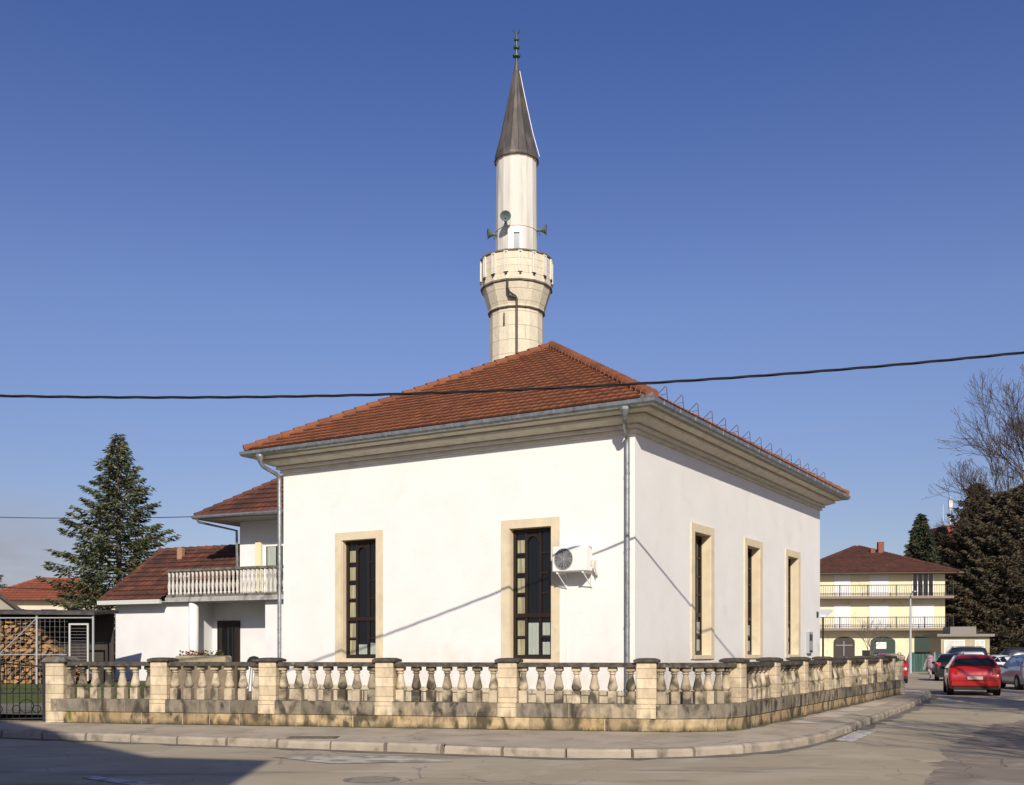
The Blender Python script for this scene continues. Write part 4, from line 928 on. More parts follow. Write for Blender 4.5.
# firewood
random.seed(21)
lw_m, lwn = mat('split firewood', (.46, .27, .12), (.36, .20, .085), scale=9, rough=.9, dirt=(.16, .10, .055), dscale=6, dlo=.5, dhi=.75); obj_random(lwn, .35, 1.05)
logs = []
for v in range(8):
    n = random.choice((4, 5, 5, 6)); mb = MB(); pts = []
    for i in range(n):
        a = 2 * math.pi * i / n + random.uniform(-.3, .3); pts.append((math.cos(a) * random.uniform(.075, .12) * 1.45, math.sin(a) * random.uniform(.05, .075)))
    mb.prism(pts, -.25, .25, Matrix.Rotation(R(90), 4, 'X')); logs.append(mb)
meshes = []
cnt = 0
base_objs = []
Msh = Matrix.Translation(ST.location) @ Matrix.Rotation(R(-4), 4, 'Z')
for row in range(16):
    nx = 19
    for c_ in range(nx):
        xx = -3.1 + c_ * .262 + (row % 2) * .12 + random.uniform(-.03, .03)
        topn = 16 if c_ < 13 else 13 - (c_ - 13) * 2.0
        if row >= topn: continue
        zz = .07 + row * .122 + random.uniform(-.015, .015); yy = .1 + random.uniform(-.08, .08)
        p = Msh @ Vector((xx, yy, zz)); v = random.randrange(8)
        if v >= len(meshes) or meshes[v] is None:
            while len(meshes) <= v: meshes.append(None)
            o = logs[v].build('firewood_log', lw_m); meshes[v] = o
        else: o = meshes[v].copy(); COL.objects.link(o)
        o.location = p; o.rotation_euler = (0, random.uniform(-.6, .6), R(-4) + random.uniform(-.15, .15))
        tag(o, 'split firewood log lying in the tall stack under the shelter', 'log', 'split logs stacked in the wood shelter'); cnt += 1

# ------------------------------------------------------------------ trees
def spruce(name, label, cat, loc, H, RR, seed, cols, group=None, nb=None, bare=.06, dens=1.0, shape=.85, droop=.25, leaf=.10, vary=.3, wf=.30):
    random.seed(seed); t_ = thing(name, label, cat, loc, 0, group)
    mb = MB(); mb.tube([(0, 0, 0), (.05, 0, H * .5), (0, 0, H)], [H * .018, H * .011, .02], 8); mb.build('trunk', bark, t_)
    V = []; F = []; BR = MB(); nb = nb or int(H * 22)
    for i in range(nb):
        f = (i + random.random()) / nb; z = H * (bare + (1 - bare) * f); L = RR * ((1 - f) ** shape) * (1 - vary * random.random() + (.15 if random.random() < .2 else 0)) + .06
        if f < .15: L *= .75 + f * 1.6
        az = i * 2.399 + random.uniform(-.4, .4); dz = -droop * (1 - f) + .35 * f
        d = Vector((math.cos(az), math.sin(az), 0)); side = Vector((-d.y, d.x, 0))
        m = max(3, int(L / .2)); 
        def pt(s): return Vector((0, 0, z)) + d * (L * s) + Vector((0, 0, L * (dz * s + .22 * s * s * (1 - f * .5))))
        BR.tube([pt(k / 4) for k in range(5)], [.03 * (1 - k / 4.5) + .004 for k in range(5)], 4, cap=False)
        nt = int(L * 34 * dens) + 8
        for k in range(nt):
            s = .12 + .88 * random.random() ** .75; p = pt(s)
            w = (1 - s) * L * wf + .12
            off = random.uniform(-1, 1); tip = p + side * (off * w) + d * (abs(off) * w * .6 + random.uniform(0, .12)) + Vector((0, 0, -random.random() * w * .95 + random.uniform(-.02, .05)))
            ln = leaf * random.uniform(.9, 2.3); dirv = (side * off + d * .7 + Vector((random.uniform(-.3, .3), random.uniform(-.3, .3), random.uniform(-.7, .15)))).normalized()
            q = dirv.cross(Vector((random.uniform(-1, 1), random.uniform(-1, 1), random.uniform(-1, 1)))).normalized() * leaf * random.uniform(.25, .5)
            b = len(V); V += [tuple(tip - dirv * ln * .5), tuple(tip + q), tuple(tip + dirv * ln), tuple(tip - q)]; F.append((b, b + 1, b + 2, b + 3))
    cr = MB(); cr.v = V; cr.f = F; o = cr.build('crown', cols, t_)
    for p in o.data.polygons: p.material_index = random.choices(range(len(cols)), [5, 3, 2][:len(cols)])[0]
    BR.build('limbs', bark, t_)
    return t_
gn = [M('dark spruce needles', (.045, .06, .024), rough=.75), M('spruce needles', (.085, .10, .038), rough=.75), M('dry spruce tips', (.16, .15, .08), rough=.8)]
gd = [M('deep conifer green', (.045, .065, .035), rough=.8), M('conifer green', (.075, .09, .05), rough=.8), M('conifer brown', (.10, .065, .035), rough=.85)]
gb = [M('brown conifer foliage', (.075, .06, .038), rough=.85), M('dull conifer green', (.055, .058, .034), rough=.8), M('russet foliage', (.12, .08, .045), rough=.85)]
spruce('spruce_tree', 'tall dark green spruce rising behind the side house roof on the left', 'spruce', at(118, 50, 0), 11.8, 5.9, 5, gn, dens=1.35, bare=.10, nb=250, leaf=.105, shape=1.05, droop=.42, vary=.5, wf=.20)
spruce('spruce_tree', 'tip of a spruce at the left edge beyond the grey gable', 'spruce', at(-10, 75, 0), 8.2, 2.6, 6, gn, dens=.7)
FG = 'conifers behind the yellow house'
spruce('conifer_tree', 'pointed dark conifer just right above the yellow house roof', 'conifer', at(921, 122, 0), 17.4, 5.0, 8, gd, FG, dens=1.0, leaf=.24, nb=330)
spruce('conifer_tree', 'dark conifer between the pointed one and the brownish conifers', 'conifer', at(942, 126, 0), 16.5, 5.0, 9, gd, FG, dens=1.0, leaf=.24, nb=300)
FB = 'brownish conifers at the right edge'
for (px, Y, py, rr_, lab, cols) in ((978, 104, 484, 6.0, 'tall brownish conifer rising left of the bare tree', gb), (1003, 100, 492, 7.0, 'brownish conifer standing in front of the bare tree trunk', gb), (1026, 98, 484, 7.4, 'brownish conifer cut by the right edge of the view', gb), (1052, 100, 492, 4.5, 'brownish conifer just outside the right edge', gb)):
    H = zof(py, Y); spruce('conifer_tree', lab, 'conifer', at(px, Y, 0), H, rr_, px, cols, FB, dens=1.0, shape=.62, leaf=.17, nb=460, bare=.06, droop=.25, vary=.5)

def bare_tree(label, loc, H, seed, spread=.62, lv=7, m=None, r0=None, group=None, name='bare_tree', trunk_f=.22, cat='bare tree', rmin=.0):
    random.seed(seed); t_ = thing(name, label, cat, loc, 0, group); tr = MB(); cr = MB()
    def grow(p, d, L, r, k):
        n = 3; pts = [p]; q = p.copy(); dd = d.copy()
        for i in range(n):
            dd = (dd + Vector((random.uniform(-1, 1), random.uniform(-1, 1), random.uniform(-.6, .9))) * .13).normalized(); q = q + dd * L / n; pts.append(q.copy())
        (tr if k == 0 else cr).tube(pts, r, 6 if k < 3 else 3, max(r * .68, rmin), cap=False)
        if k >= lv: return
        nc = 3 if k < 2 else random.choice((2, 3))
        for i in range(nc):
            ax = Vector((random.uniform(-1, 1), random.uniform(-1, 1), random.uniform(-1, 1))).normalized(); ang = random.uniform(.25, spread) * (1.1 if i else .45)
            nd = (Matrix.Rotation(ang * random.choice((-1, 1)), 3, dd.cross(ax).normalized()) @ dd); nd = (nd + Vector((0, 0, .10))).normalized()
            grow(q if i < 2 else pts[2], nd, L * random.uniform(.68, .86), r * .66, k + 1)
    grow(Vector((0, 0, 0)), Vector((random.uniform(-.05, .05), 0, 1)), H * trunk_f, r0 or H * .018, 0)
    tr.build('trunk', m or bark_pale, t_); cr.build('branches', m or bark_pale, t_); return t_
bare_tree('large leafless tree reaching above the brownish conifers at the right edge', at(1040, 108, 0), 31, 17, spread=.68, lv=9, trunk_f=.23, r0=.34, rmin=.020, m=bark_brown)
bare_tree('small bare sapling in front of the yellow house', at(872, 86, 0), 6.0, 14, lv=5, spread=.5, r0=.06)
bare_tree('bare shrubby tree before the red roofed house at left', at(28, 46, 0), 5.2, 15, lv=6, spread=.9, r0=.08, trunk_f=.16)
SG = 'roadside trees outside the right edge'
bare_tree('leafless roadside tree outside the view shading the near road', (11.2, 8.6, 0), 11.0, 31, lv=8, spread=.75, group=SG, trunk_f=.25)
bare_tree('leafless roadside tree outside the view shading the middle of the road', (16.8, 19.0, 0), 12.0, 32, lv=8, spread=.75, group=SG, trunk_f=.25)
bare_tree('leafless roadside tree outside the view nearest the parked cars', (19.5, 27.0, 0), 12.0, 33, lv=7, spread=.75, group=SG, trunk_f=.25)
spruce('spruce_tree', 'dense spruce outside the right edge shading the parked cars', 'spruce', (16.6, 21.5, 0), 9.0, 3.0, 41, gn, dens=1.1, leaf=.16)

spruce('spruce_tree', 'small spruce outside the right edge shading the near road', 'spruce', (14.3, 13.2, 0), 7.4, 2.5, 44, gn, dens=1.1, leaf=.16)
BB = 'bare trees among the brownish conifers'
for (px, Y, H, sd_, lab) in ((990, 106, 19, 52, 'brown bare tree behind the middle conifer at right'), (1014, 105, 20, 53, 'brown bare tree behind the rightmost conifers')):
    bare_tree(lab, at(px, Y, 0), H, sd_, lv=8, spread=.7, group=BB, m=bark_brown)
# ------------------------------------------------------------------ houses
def simple_window(parent, x0, x1, z0, z1, y, pane=glass_dark, frame=white_p, bars=1, mtx=None):
    mb = MB(); f = .07
    for (a, b, c, d) in ((x0, x0 + f, z0, z1), (x1 - f, x1, z0, z1), (x0 + f, x1 - f, z1 - f, z1), (x0 + f, x1 - f, z0, z0 + f)): mb.box(a, b, y - .05, y - .003, c, d, mtx)
    for k in range(bars): xm = x0 + (x1 - x0) * (k + 1) / (bars + 1); mb.box(xm - .035, xm + .035, y - .045, y - .003, z0 + f, z1 - f, mtx)
    o = mb.build('window', frame, parent); mb = MB(); mb.box(x0 + f, x1 - f, y - .02, y - .004, z0 + f, z1 - f, mtx); mb.build('pane', pane, o); return o

# yellow three storey house
yw = M('pale yellow render', (.70, .655, .45), (.64, .60, .41), scale=.6, rough=.9, dirt=(.45, .42, .28), dscale=1.2, dlo=.58, dhi=.8)
YH = thing('yellow_house', 'pale yellow three storey house with two long balconies and brown hipped roof', 'house', at(945, 97, 0), R(-6))
LW = 12.6
mb = MB(); mb.prism([(-LW, 1.5), (-LW + 1.2, 0), (0, 0), (0, 10), (-LW, 10)], 0, 8.9); mb.build('wall', yw, YH)
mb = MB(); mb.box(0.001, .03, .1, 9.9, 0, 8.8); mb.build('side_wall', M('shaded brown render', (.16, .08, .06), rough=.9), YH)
yr, A_, B_ = hip_roof('roof', (-LW - 1.3, .85, -1.3, 13.2), 8.85, 3.0, tile_brown, YH, tw=.3, tl=.4, step=2, ridge_r=.16)
mb = MB(); mb.bbox(-5.0, -4.45, 3.9, 4.5, 10.2, 12.1, .03); mb.box(-5.7, -5.3, 3.9, 4.4, 10.4, 11.5); mb.build('chimney', M('chimney brick', (.24, .10, .06), (.18, .075, .05), scale=8, rough=.9), yr)
mb = MB(); mb.box(-LW - 1.25, 1.25, -1.25, 10.9, 8.72, 8.84); mb.build('soffit', M('brown soffit', (.12, .09, .07), rough=.8), YH)
slab_m = M('brown balcony slab', (.24, .19, .15), rough=.8)
for zb in (3.55, 6.45):
    mb = MB(); mb.box(-LW + .5, .4, -1.3, -.001, zb, zb + .22); b_ = mb.build('balcony_slab', slab_m, YH)
    mb = MB()
    mb.tube([(-LW + .55, -1.25, zb + 1.2), (.36, -1.25, zb + 1.2)], .03, 4); mb.tube([(-LW + .55, -1.25, zb + .35), (.36, -1.25, zb + .35)], .02, 4); mb.tube([(.36, -1.25, zb + 1.2), (.36, 0, zb + 1.2)], .03, 4)
    for k in range(62): x = -LW + .55 + k * .2035; mb.box(x - .012, x + .012, -1.262, -1.238, zb + .22, zb + (1.2))
    for k in range(6): x = -LW + .55 + k * 2.48; mb.box(x - .035, x + .035, -1.29, -1.22, zb + .22, zb + 1.25)
    mb.build('railing', iron, b_)
shut = M('white roller shutter', (.74, .74, .73), (.68, .68, .67), scale=3, rough=.6, stretch=(1, 1, 20))
for zb in (3.77, 6.67):
    for (x0, x1, kind) in ((-9.85, -8.4, 's'), (-6.7, -5.0, 's'), (-2.9, -1.0, 'w' if zb > 5 else 's')):
        if kind == 's':
            mb = MB()
            for k in range(22): mb.box(x0, x1, -.05, -.003 - .004 * (k % 2), zb + k * .093, zb + k * .093 + .088)
            mb.box(x0 - .06, x1 + .06, -.09, -.003, zb + 2.05, zb + 2.2); mb.build('shutter', shut, YH)
        else: simple_window(YH, x0, x1, zb, zb + 2.1, 0, bars=3)
m4 = Matrix.Translation((-LW, 1.5, 0)) @ Matrix.Rotation(math.atan2(-1.5, 1.2), 4, 'Z')
for zb in (4.2, 7.2): simple_window(YH, .5, 1.4, zb, zb + 1.2, 0, mtx=m4, pane=shut)
dkg = M('dark green shopfront', (.03, .05, .04), rough=.4)
def arch(x0, x1, z1, parent, m):
    n = 10; pts = [(x0, .1), (x1, .1)] + [((x0 + x1) / 2 + (x1 - x0) / 2 * math.cos(math.pi * i / n), z1 - .45 + .45 * math.sin(math.pi * i / n)) for i in range(n + 1)]
    mb = MB(); mb.prism(pts, .003, .06, Matrix(((1, 0, 0, 0), (0, 0, -1, 0), (0, 1, 0, 0), (0, 0, 0, 1)))); return mb.build('arched_door', m, parent)
o = arch(-9.9, -8.0, 3.0, YH, M('dark brown doors', (.04, .03, .025), rough=.5)); mb = MB(); mb.box(-9.0, -8.95, -.07, -.062, .1, 2.6); mb.box(-9.7, -8.2, -.07, -.062, 2.2, 2.25); mb.build('glazing_bar', grey_p, o)
o = arch(-6.6, -4.4, 3.0, YH, dkg); mb = MB(); mb.box(-6.1, -5.2, -.08, -.062, 1.9, 2.5); mb.build('sign', white_p, o)
mb = MB(); mb.box(-2.7, .0, -.06, -.003, .1, 3.0); mb.build('shopfront', dkg, YH)
mb = MB(); mb.box(-LW + 1.2, 0, -.08, -.001, 0, .5); mb.build('plinth', conc, YH)

# kiosk, green hoarding
KI = thing('kiosk', 'low beige kiosk with flat roof and posters in its two windows', 'kiosk', at(941, 90, 0), R(-8))
kw = M('beige panel', (.42, .37, .24), (.36, .31, .2), scale=2, rough=.8)
mb = MB(); mb.box(0, 3.9, 0, 4, 0, 2.9); mb.build('wall', kw, KI)
mb = MB(); mb.box(-.4, 4.2, -.4, 4.4, 2.9, 3.12); mb.box(.9, 3.0, .6, 3, 3.12, 3.75); mb.build('roof', M('kiosk roof', (.22, .20, .18), rough=.8), KI)
for (a, b) in ((.25, 1.9), (2.7, 3.5)):
    o = simple_window(KI, a, b, .7, 2.6, 0, pane=M('poster paper', (.62, .60, .56), (.5, .47, .43), scale=3, rough=.5))
    mb = MB(); random.seed(int(a * 9))
    mb.box(a + .15, a + .15 + (b - a) * .3, -.026, -.022, 1.0, 1.7); mb.box(b - .55, b - .2, -.026, -.022, .9, 1.6)
    mb.build('poster', M('red poster', (.45, .15, .10), (.3, .3, .35), scale=9, rough=.5), o)
HG = thing('green_hoarding', 'dark green sheet hoarding standing before the kiosk and yellow house', 'hoarding', at(909, 86, 0), R(-10))
gt_m = M('dark green sheeting', (.02, .06, .05), (.06, .12, .10), scale=2, rough=.6, stretch=(4, 4, .3))
V = []; F = []
for i in range(60):
    x = i * .1; y = .04 * math.sin(i * 1.3); V += [(x, y, 0), (x, y, 1.45 + .03 * math.sin(i * .5)), (x, y + .02, 0), (x, y + .02, 1.45)]
    if i: b = 4 * i; F += [(b - 4, b, b + 1, b - 3), (b - 1, b + 3, b + 2, b - 2), (b - 3, b + 1, b + 3, b - 1)]
mb = MB(); mb.add(V, F); mb.build('sheet', gt_m, HG)
for k in range(4): mb = MB(); mb.box(k * 1.95 - .03, k * 1.95 + .03, -.10, -.05, 0, 1.6); mb.build('post', grey_p, HG)

LP = thing('street_lamp', 'slim grey lamp post in front of the yellow house', 'street lamp', at(910.5, 80, 0))
mb = MB(); mb.lathe([(.11, 0), (.10, 1.0), (.06, 5.8)], 10); mb.build('post', M('galvanised lamp post', (.42, .42, .42), rough=.5, metal=.3), LP)
mb = MB(); mb.tube([(0, 0, 5.7), (0, -.1, 5.95), (0, -.6, 6.1)], .035, 6); mb.bbox(-.09, .09, -.95, -.5, 6.05, 6.15, .02); mb.build('lamp_head', grey_p, LP)
NB = thing('notice_frame', 'small dark square frame sign on a post above the balustrade', 'sign', at(866, 60, 0))
mb = MB(); mb.tube([(0, 0, 0), (0, 0, 1.7)], .03, 6); mb.build('post', iron, NB)
mb = MB(); 
for (a, b, c, d) in ((-.22, .22, 1.3, 1.36), (-.22, .22, 1.64, 1.70), (-.22, -.16, 1.36, 1.64), (.16, .22, 1.36, 1.64)): mb.box(a, b, -.04, .0, c, d)
mb.box(-.16, .16, -.02, -.01, 1.36, 1.64); mb.build('frame', iron, NB)

# canopy at the far corner of the mosque
CN = thing('door_canopy', 'small white canopy with thin posts just past the far mosque corner', 'canopy', at(830, 43, 0), MRZ)
mb = MB(); mb.add([(-.9, -.4, 3.0), (-.05, -.4, 3.0), (-.05, .6, 3.25), (-.9, .6, 3.25), (-.9, -.4, 3.1), (-.05, -.4, 3.1), (-.05, .6, 3.35), (-.9, .6, 3.35)], [(3, 2, 1, 0), (4, 5, 6, 7), (0, 1, 5, 4), (1, 2, 6, 5), (2, 3, 7, 6), (3, 0, 4, 7)]); mb.build('roof', white_p, CN)
for x in (-.75, -.2): mb = MB(); mb.tube([(x, -.3, 0), (x, -.3, 3.05)], .04, 8); mb.build('post', iron, CN)
mb = MB(); mb.box(-.85, -.1, -.32, -.28, 1.0, 1.06); mb.build('rail', iron, CN)

# houses on the left
cream = M('cream render', (.60, .54, .42), (.54, .48, .37), scale=.8, rough=.9)
H1 = thing('red_roofed_house', 'cream house with bright red tile roof half hidden behind the spruce', 'house', at(-8, 72, 0), R(6))
mb = MB(); mb.box(0, 9.4, 0, 5, 0, 5.1); mb.build('wall', cream, H1)
hip_roof('roof', (-.9, 8.0, -.6, 5.6), 5.1, 1.6, tile_far, H1, tw=.3, tl=.4, step=2)
mb = MB(); mb.box(7.6, 9.5, -.1, 5.1, 5.1, 5.2); mb.build('flat_roof', conc, H1)
for x in (1.0, 3.2, 5.0, 7.0): simple_window(H1, x, x + 1.0, 3.2, 4.5, 0, frame=wood_dark)
H2 = thing('gabled_house', 'grey gable end with dark roof edge cut by the left border', 'house', at(-22, 48, 0), R(29))
mb = MB(); mb.box(-2.4, 2.3, 0, 7, 0, 3.0); mb.prism([(-2.4, 3.0), (2.3, 3.0), (0, 4.75)], -7, 0, Matrix(((1, 0, 0, 0), (0, 0, -1, 0), (0, 1, 0, 0), (0, 0, 0, 1)))); mb.build('wall', M('grey beige gable', (.36, .33, .26), (.3, .28, .22), scale=1, rough=.9), H2)
mb = MB()
for sx, xe in ((-1, -2.7), (1, 2.6)):
    V = []
    for y in (-.35, 7.3):
        V += [(0, y, 4.78), (xe, y, 2.72), (xe, y, 2.90), (0, y, 4.98)]
    mb.add(V, [(0, 1, 2, 3), (7, 6, 5, 4), (0, 4, 5, 1), (1, 5, 6, 2), (2, 6, 7, 3)])
mb.build('roof', M('dark roof', (.06, .05, .045), (.09, .07, .06), scale=5, rough=.8), H2)
simple_window(H2, -.5, .5, 1.1, 2.2, 0)

# distant tower block with red roof
TB = thing('apartment_tower', 'distant white tower block with red top and antenna behind the conifers', 'tower block', at(957, 260, 0), R(5))
mb = MB(); mb.box(-2.6, 5.0, 0, 10, 0, 28)
mb.build('wall', M('white tower render', (.62, .60, .56), rough=.8), TB)
mb = MB(); mb.box(-2.9, 1.9, -.4, 10.4, 28, 32.5); mb.build('roof', M('red roof panel', (.33, .07, .04), rough=.7), TB)
mb = MB()
for k in range(9): mb.box(-3.4, 5.4, -1.3, -.01, 3 * k + 3.6, 3 * k + 4.5)
mb.build('balconies', white_p, TB)
mb = MB(); mb.tube([(-.2, 3, 32.5), (-.2, 3, 40)], .14, 6); mb.bbox(-.6, .4, 2.7, 3.3, 37.2, 39.2, .1); mb.tube([(-2, 3, 32.5), (-2, 3, 38)], .07, 5); mb.build('antenna', M('pale mast', (.6, .6, .6), rough=.5), TB)
# low buildings behind the conifers, right
RBk = thing('brick_block', 'distant red brick and white block seen under the conifers at right', 'building', at(985, 150, 0), R(3))
mb = MB(); mb.box(-4, 16, 0, 8, 0, 8.5); mb.build('wall', M('red brick wall', (.32, .12, .08), (.4, .3, .25), scale=.6, rough=.9), RBk)
for k in range(7): simple_window(RBk, -3 + k * 2.6, -1.4 + k * 2.6, 1.2, 3.0, 0); simple_window(RBk, -3 + k * 2.6, -1.4 + k * 2.6, 4.6, 6.4, 0)
# far tree belt that closes the horizon between things
random.seed(77)
tb = MB()
V = []; F = []
for k in range(9000):
    X = random.uniform(-260, 320); Y = 330 + random.uniform(-15, 15); z = random.random() ** 1.3 * (7 + 3 * math.sin(X * .05) + 2 * math.sin(X * .17))
    s = random.uniform(.5, 1.4); b = len(V); a = random.uniform(0, 6.3)
    V += [(X - s * math.cos(a), Y - s * math.sin(a), z - s * .4), (X + s * .3, Y, z - s), (X + s * math.cos(a), Y + s * math.sin(a), z + s * .2), (X, Y + .3, z + s)]; F.append((b, b + 1, b + 2, b + 3))
tb.add(V, F); struct(tb.build('far_wood', M('far wood', (.07, .07, .05), (.10, .08, .06), scale=.1, rough=.9)), 'stuff')

# ------------------------------------------------------------------ house behind the camera whose shadow falls on the junction
SH = thing('corner_house', 'gabled house across the junction behind the viewer casting its shadow on the road', 'house', (0, 0, 0), 0)
# eave corner at X=-3.2 ; shadow top edge at Y=15.8 -> z=.53*(15.8-y0)
y0 = -3.0; ze = .53 * (15.75 - y0)
def shx(px, py): X, Y = gp_(px, py); k = Y - y0; return X + .06 * k * 1.0, .53 * k
xA, zA = shx(272, 760.3); xB, zB = shx(150, 757); xC, zC = shx(0, 724)
slope_ = (zC - zB) / (xB - xC); xr_ = xC - 2.0; zr_ = zC + 2.0 * slope_
pts = [(xr_ - 9, 0), (xA, 0), (xA, zA), (xB, zB), (xr_, zr_), (xr_ - 9, zr_ - 9 * slope_)]
mb = MB(); mb.prism(pts, 0, 9, Matrix(((1, 0, 0, 0), (0, 0, -1, y0), (0, 1, 0, 0), (0, 0, 0, 1)))); mb.build('wall', cream, SH)
def roof_slab(mb, x0, z0, x1, z1, t=.15):
    V = []
    for y in (y0 + .02, y0 - 9.3): V += [(x0, y, z0 + .004), (x1, y, z1 + .004), (x1, y, z1 - t), (x0, y, z0 - t)]
    mb.add(V, [(0, 1, 2, 3), (7, 6, 5, 4), (0, 4, 5, 1), (1, 5, 6, 2), (2, 6, 7, 3), (3, 7, 4, 0)])
mb = MB(); roof_slab(mb, xr_, zr_, xB, zB); roof_slab(mb, xr_ - 9, zr_ - 9 * slope_, xr_, zr_); mb.build('roof', tile_old, SH)
for k in range(3): simple_window(SH, -8 - 2.5 * k, -6.8 - 2.5 * k, 1, 2.4, 0, mtx=Matrix.Translation((0, y0, 0)) @ Matrix.Rotation(math.pi, 4, 'Z') @ Matrix.Scale(-1, 4, (1, 0, 0)))

# ------------------------------------------------------------------ cars
def car_paint(name, c): return M(name, c, rough=.28, metal=.15, spec=.6, coat=.8)
tyre_m = M('tyre rubber', (.018, .018, .018), rough=.85); rim_m = M('wheel rim', (.42, .42, .43), rough=.35, metal=.8)
tail_m = M('tail lamp red', (.45, .012, .01), rough=.15, spec=.7, coat=1); chrome = M('chrome', (.7, .7, .7), rough=.15, metal=1); lamp_c = M('clear lamp', (.6, .6, .62), rough=.1, spec=.8)
plate_m = M('number plate', (.38, .38, .37), rough=.4)
def car(label, loc, rz, paint, group='cars on the street beyond the mosque', H=1.5, L=4.3, Wd=1.78, estate=True, detail=True):
    """front towards +y"""
    t_ = thing('car', label, 'car', loc, rz, group); hl = L / 2; hw = Wd / 2
    # stations: y, z_low, z_belt, z_top, w_low, w_belt, w_top
    st = [(-hl, .38, .62, .66, .80, .90, .86), (-hl + .04, .26, .92, .98, .93, .98, .90), (-hl + .14, .24, .98, 1.04, .95, 1.0, .90),
          (-hl + (.34 if estate else .75), .22, .99, H - .09 if estate else 1.05, .97, 1.0, .74), (-hl + (.62 if estate else 1.25), .20, .98, H - .02 if estate else H - .08, .98, 1.0, .73), (-.25, .2, .95, H, .98, 1.0, .74), (.35, .2, .94, H - .04, .98, 1.0, .73),
          (1.15, .2, .93, .98, .98, 1.0, .84), (hl - .35, .22, .80, .84, .97, .97, .84), (hl - .08, .25, .62, .66, .90, .90, .80), (hl, .36, .52, .56, .78, .78, .72)]
    V = []; F = []
    for (y, zl, zb, zt, wl, wb, wt_) in st:
        dz = zt - zb
        lp = [(wl * .93, zl), (wl, zl + .06), (wb * 1.0, (zl + zb) / 2 + .02), (wb * .985, zb), (wt_ + (wb - wt_) * .28 if dz > .2 else (wb + wt_) / 2, zb + dz * .62), (wt_ * .93, zt - .012 - dz * .04), (wt_ * .6, zt + .012), (0, zt + .02)]
        ring_ = [(x * hw, y, z) for x, z in lp] + [(-x * hw, y, z) for x, z in lp[-2::-1]]
        V += ring_
    n = 15
    for i in range(len(st) - 1):
        for k in range(n): a = i * n + k; b = i * n + (k + 1) % n; F.append((a, b, b + n, a + n))
    F.append(tuple(range(n - 1, -1, -1))); F.append(tuple(range((len(st) - 1) * n, len(st) * n)))
    F = [tuple(reversed(f)) for f in F]
    mb = MB(); mb.add(V, F); bo = mb.build('body', paint, t_, smooth=True)
    for p in bo.data.polygons: p.use_smooth = len(p.vertices) == 4
    # dark wheel arches
    for sx in (-1, 1):
        for y in (-hl + .80, hl - .82):
            mb = MB(); mb.lathe([(.36, 0), (.36, .012)], 20, mtx=Matrix.Translation((sx * (hw * .985 + (.0 if sx > 0 else 0)), y, .33)) @ Matrix.Rotation(R(90) * sx, 4, 'Y')); mb.build('wheel_arch', black_p, bo)
    # windows set just proud of the body
    gl_ = MB()
    def pt(i, k, f=1.0):
        return Vector(V[i * n + k])
    def proud(quad, d=.012, sh=.06):
        c = sum(quad, Vector()) / 4; nr = (quad[1] - quad[0]).cross(quad[2] - quad[0]).normalized(); 
        if nr.dot(c - Vector((0, c.y, .8)) if abs(nr.x) > .5 else c - Vector((0, 0, .8))) < 0: nr = -nr
        q = [c + (p - c) * (1 - sh) + nr * d for p in quad]; b = [p - nr * (d + .03) for p in q]
        return q, b
    def pane(quad, name='window', sh=.08):
        q, b = proud(quad, sh=sh); mb = MB(); mb.add(q + b, [(0, 1, 2, 3), (7, 6, 5, 4), (0, 4, 5, 1), (1, 5, 6, 2), (2, 6, 7, 3), (3, 7, 4, 0)]); return mb.build(name, glass_dark, t_)
    for side in (0, 1):
        kk = (lambda k: k) if side == 0 else (lambda k: 14 - k)
        for (i0, i1) in ((3, 4), (4, 5), (5, 6)):
            pane([pt(i0, kk(3)), pt(i1, kk(3)), pt(i1, kk(5)).lerp(pt(i1, kk(3)), .08), pt(i0, kk(5)).lerp(pt(i0, kk(3)), .08)], 'side_window')
        pane([pt(6, kk(3)), pt(7, kk(3)).lerp(pt(6, kk(3)), .25), pt(6, kk(5)).lerp(pt(7, kk(3)), .1), pt(6, kk(5)).lerp(pt(6, kk(3)), .08)], 'side_window', .1)
    def curved(i0, i1, f0, f1, name, off):
        q = []
        for k in (5, 6, 7, 8, 9):
            a, b = pt(i0, k), pt(i1, k); q.append((a.lerp(b, f0), a.lerp(b, f1)))
        V2 = []; F2 = []
        for lo_, hi_ in q: V2 += [lo_ + off, hi_ + off, lo_ - off * .5, hi_ - off * .5]
        for k in range(4):
            b = 4 * k; F2 += [(b, b + 4, b + 5, b + 1), (b, b + 2, b + 6, b + 4), (b + 1, b + 5, b + 7, b + 3)]
        F2 += [(0, 1, 3, 2), (16, 18, 19, 17)]
        mb = MB(); mb.add(V2, F2); return mb.build(name, glass_dark, t_)
    if estate: curved(2, 3, .10, .86, 'rear_window', Vector((0, -.015, .004)))
    else: curved(3, 4, .05, .92, 'rear_window', Vector((0, -.01, .012)))
    curved(7, 6, .12, .92, 'windscreen', Vector((0, .012, .012)))
    # lights
    for sx in (-1, 1):
        mb = MB(); mb.prism([(sx * hw * .66, -hl - .012), (sx * hw * .95, -hl + .05), (sx * hw * 1.005, -hl + .30), (sx * hw * .8, -hl + .30)][::sx], .78, 1.02); o = mb.build('tail_light', tail_m, t_)
        mb = MB(); mb.prism([(sx * hw * .55, hl - .02), (sx * hw * .84, hl - .10), (sx * hw * .93, hl - .40), (sx * hw * .6, hl - .3)][::-sx], .56, .70); mb.build('headlight', lamp_c, t_)
    mb = MB(); mb.bbox(-hw * .93, hw * .93, -hl - .05, -hl + .12, .34, .58, .04); mb.build('rear_bumper', paint, t_); 
    mb = MB(); mb.bbox(-hw * .86, hw * .86, -hl - .02, -hl + .12, .22, .345, .03); mb.build('rear_valance', black_p, t_)
    mb = MB(); mb.bbox(-hw * .86, hw * .86, hl - .1, hl + .04, .3, .5, .04); mb.build('front_bumper', paint, t_)
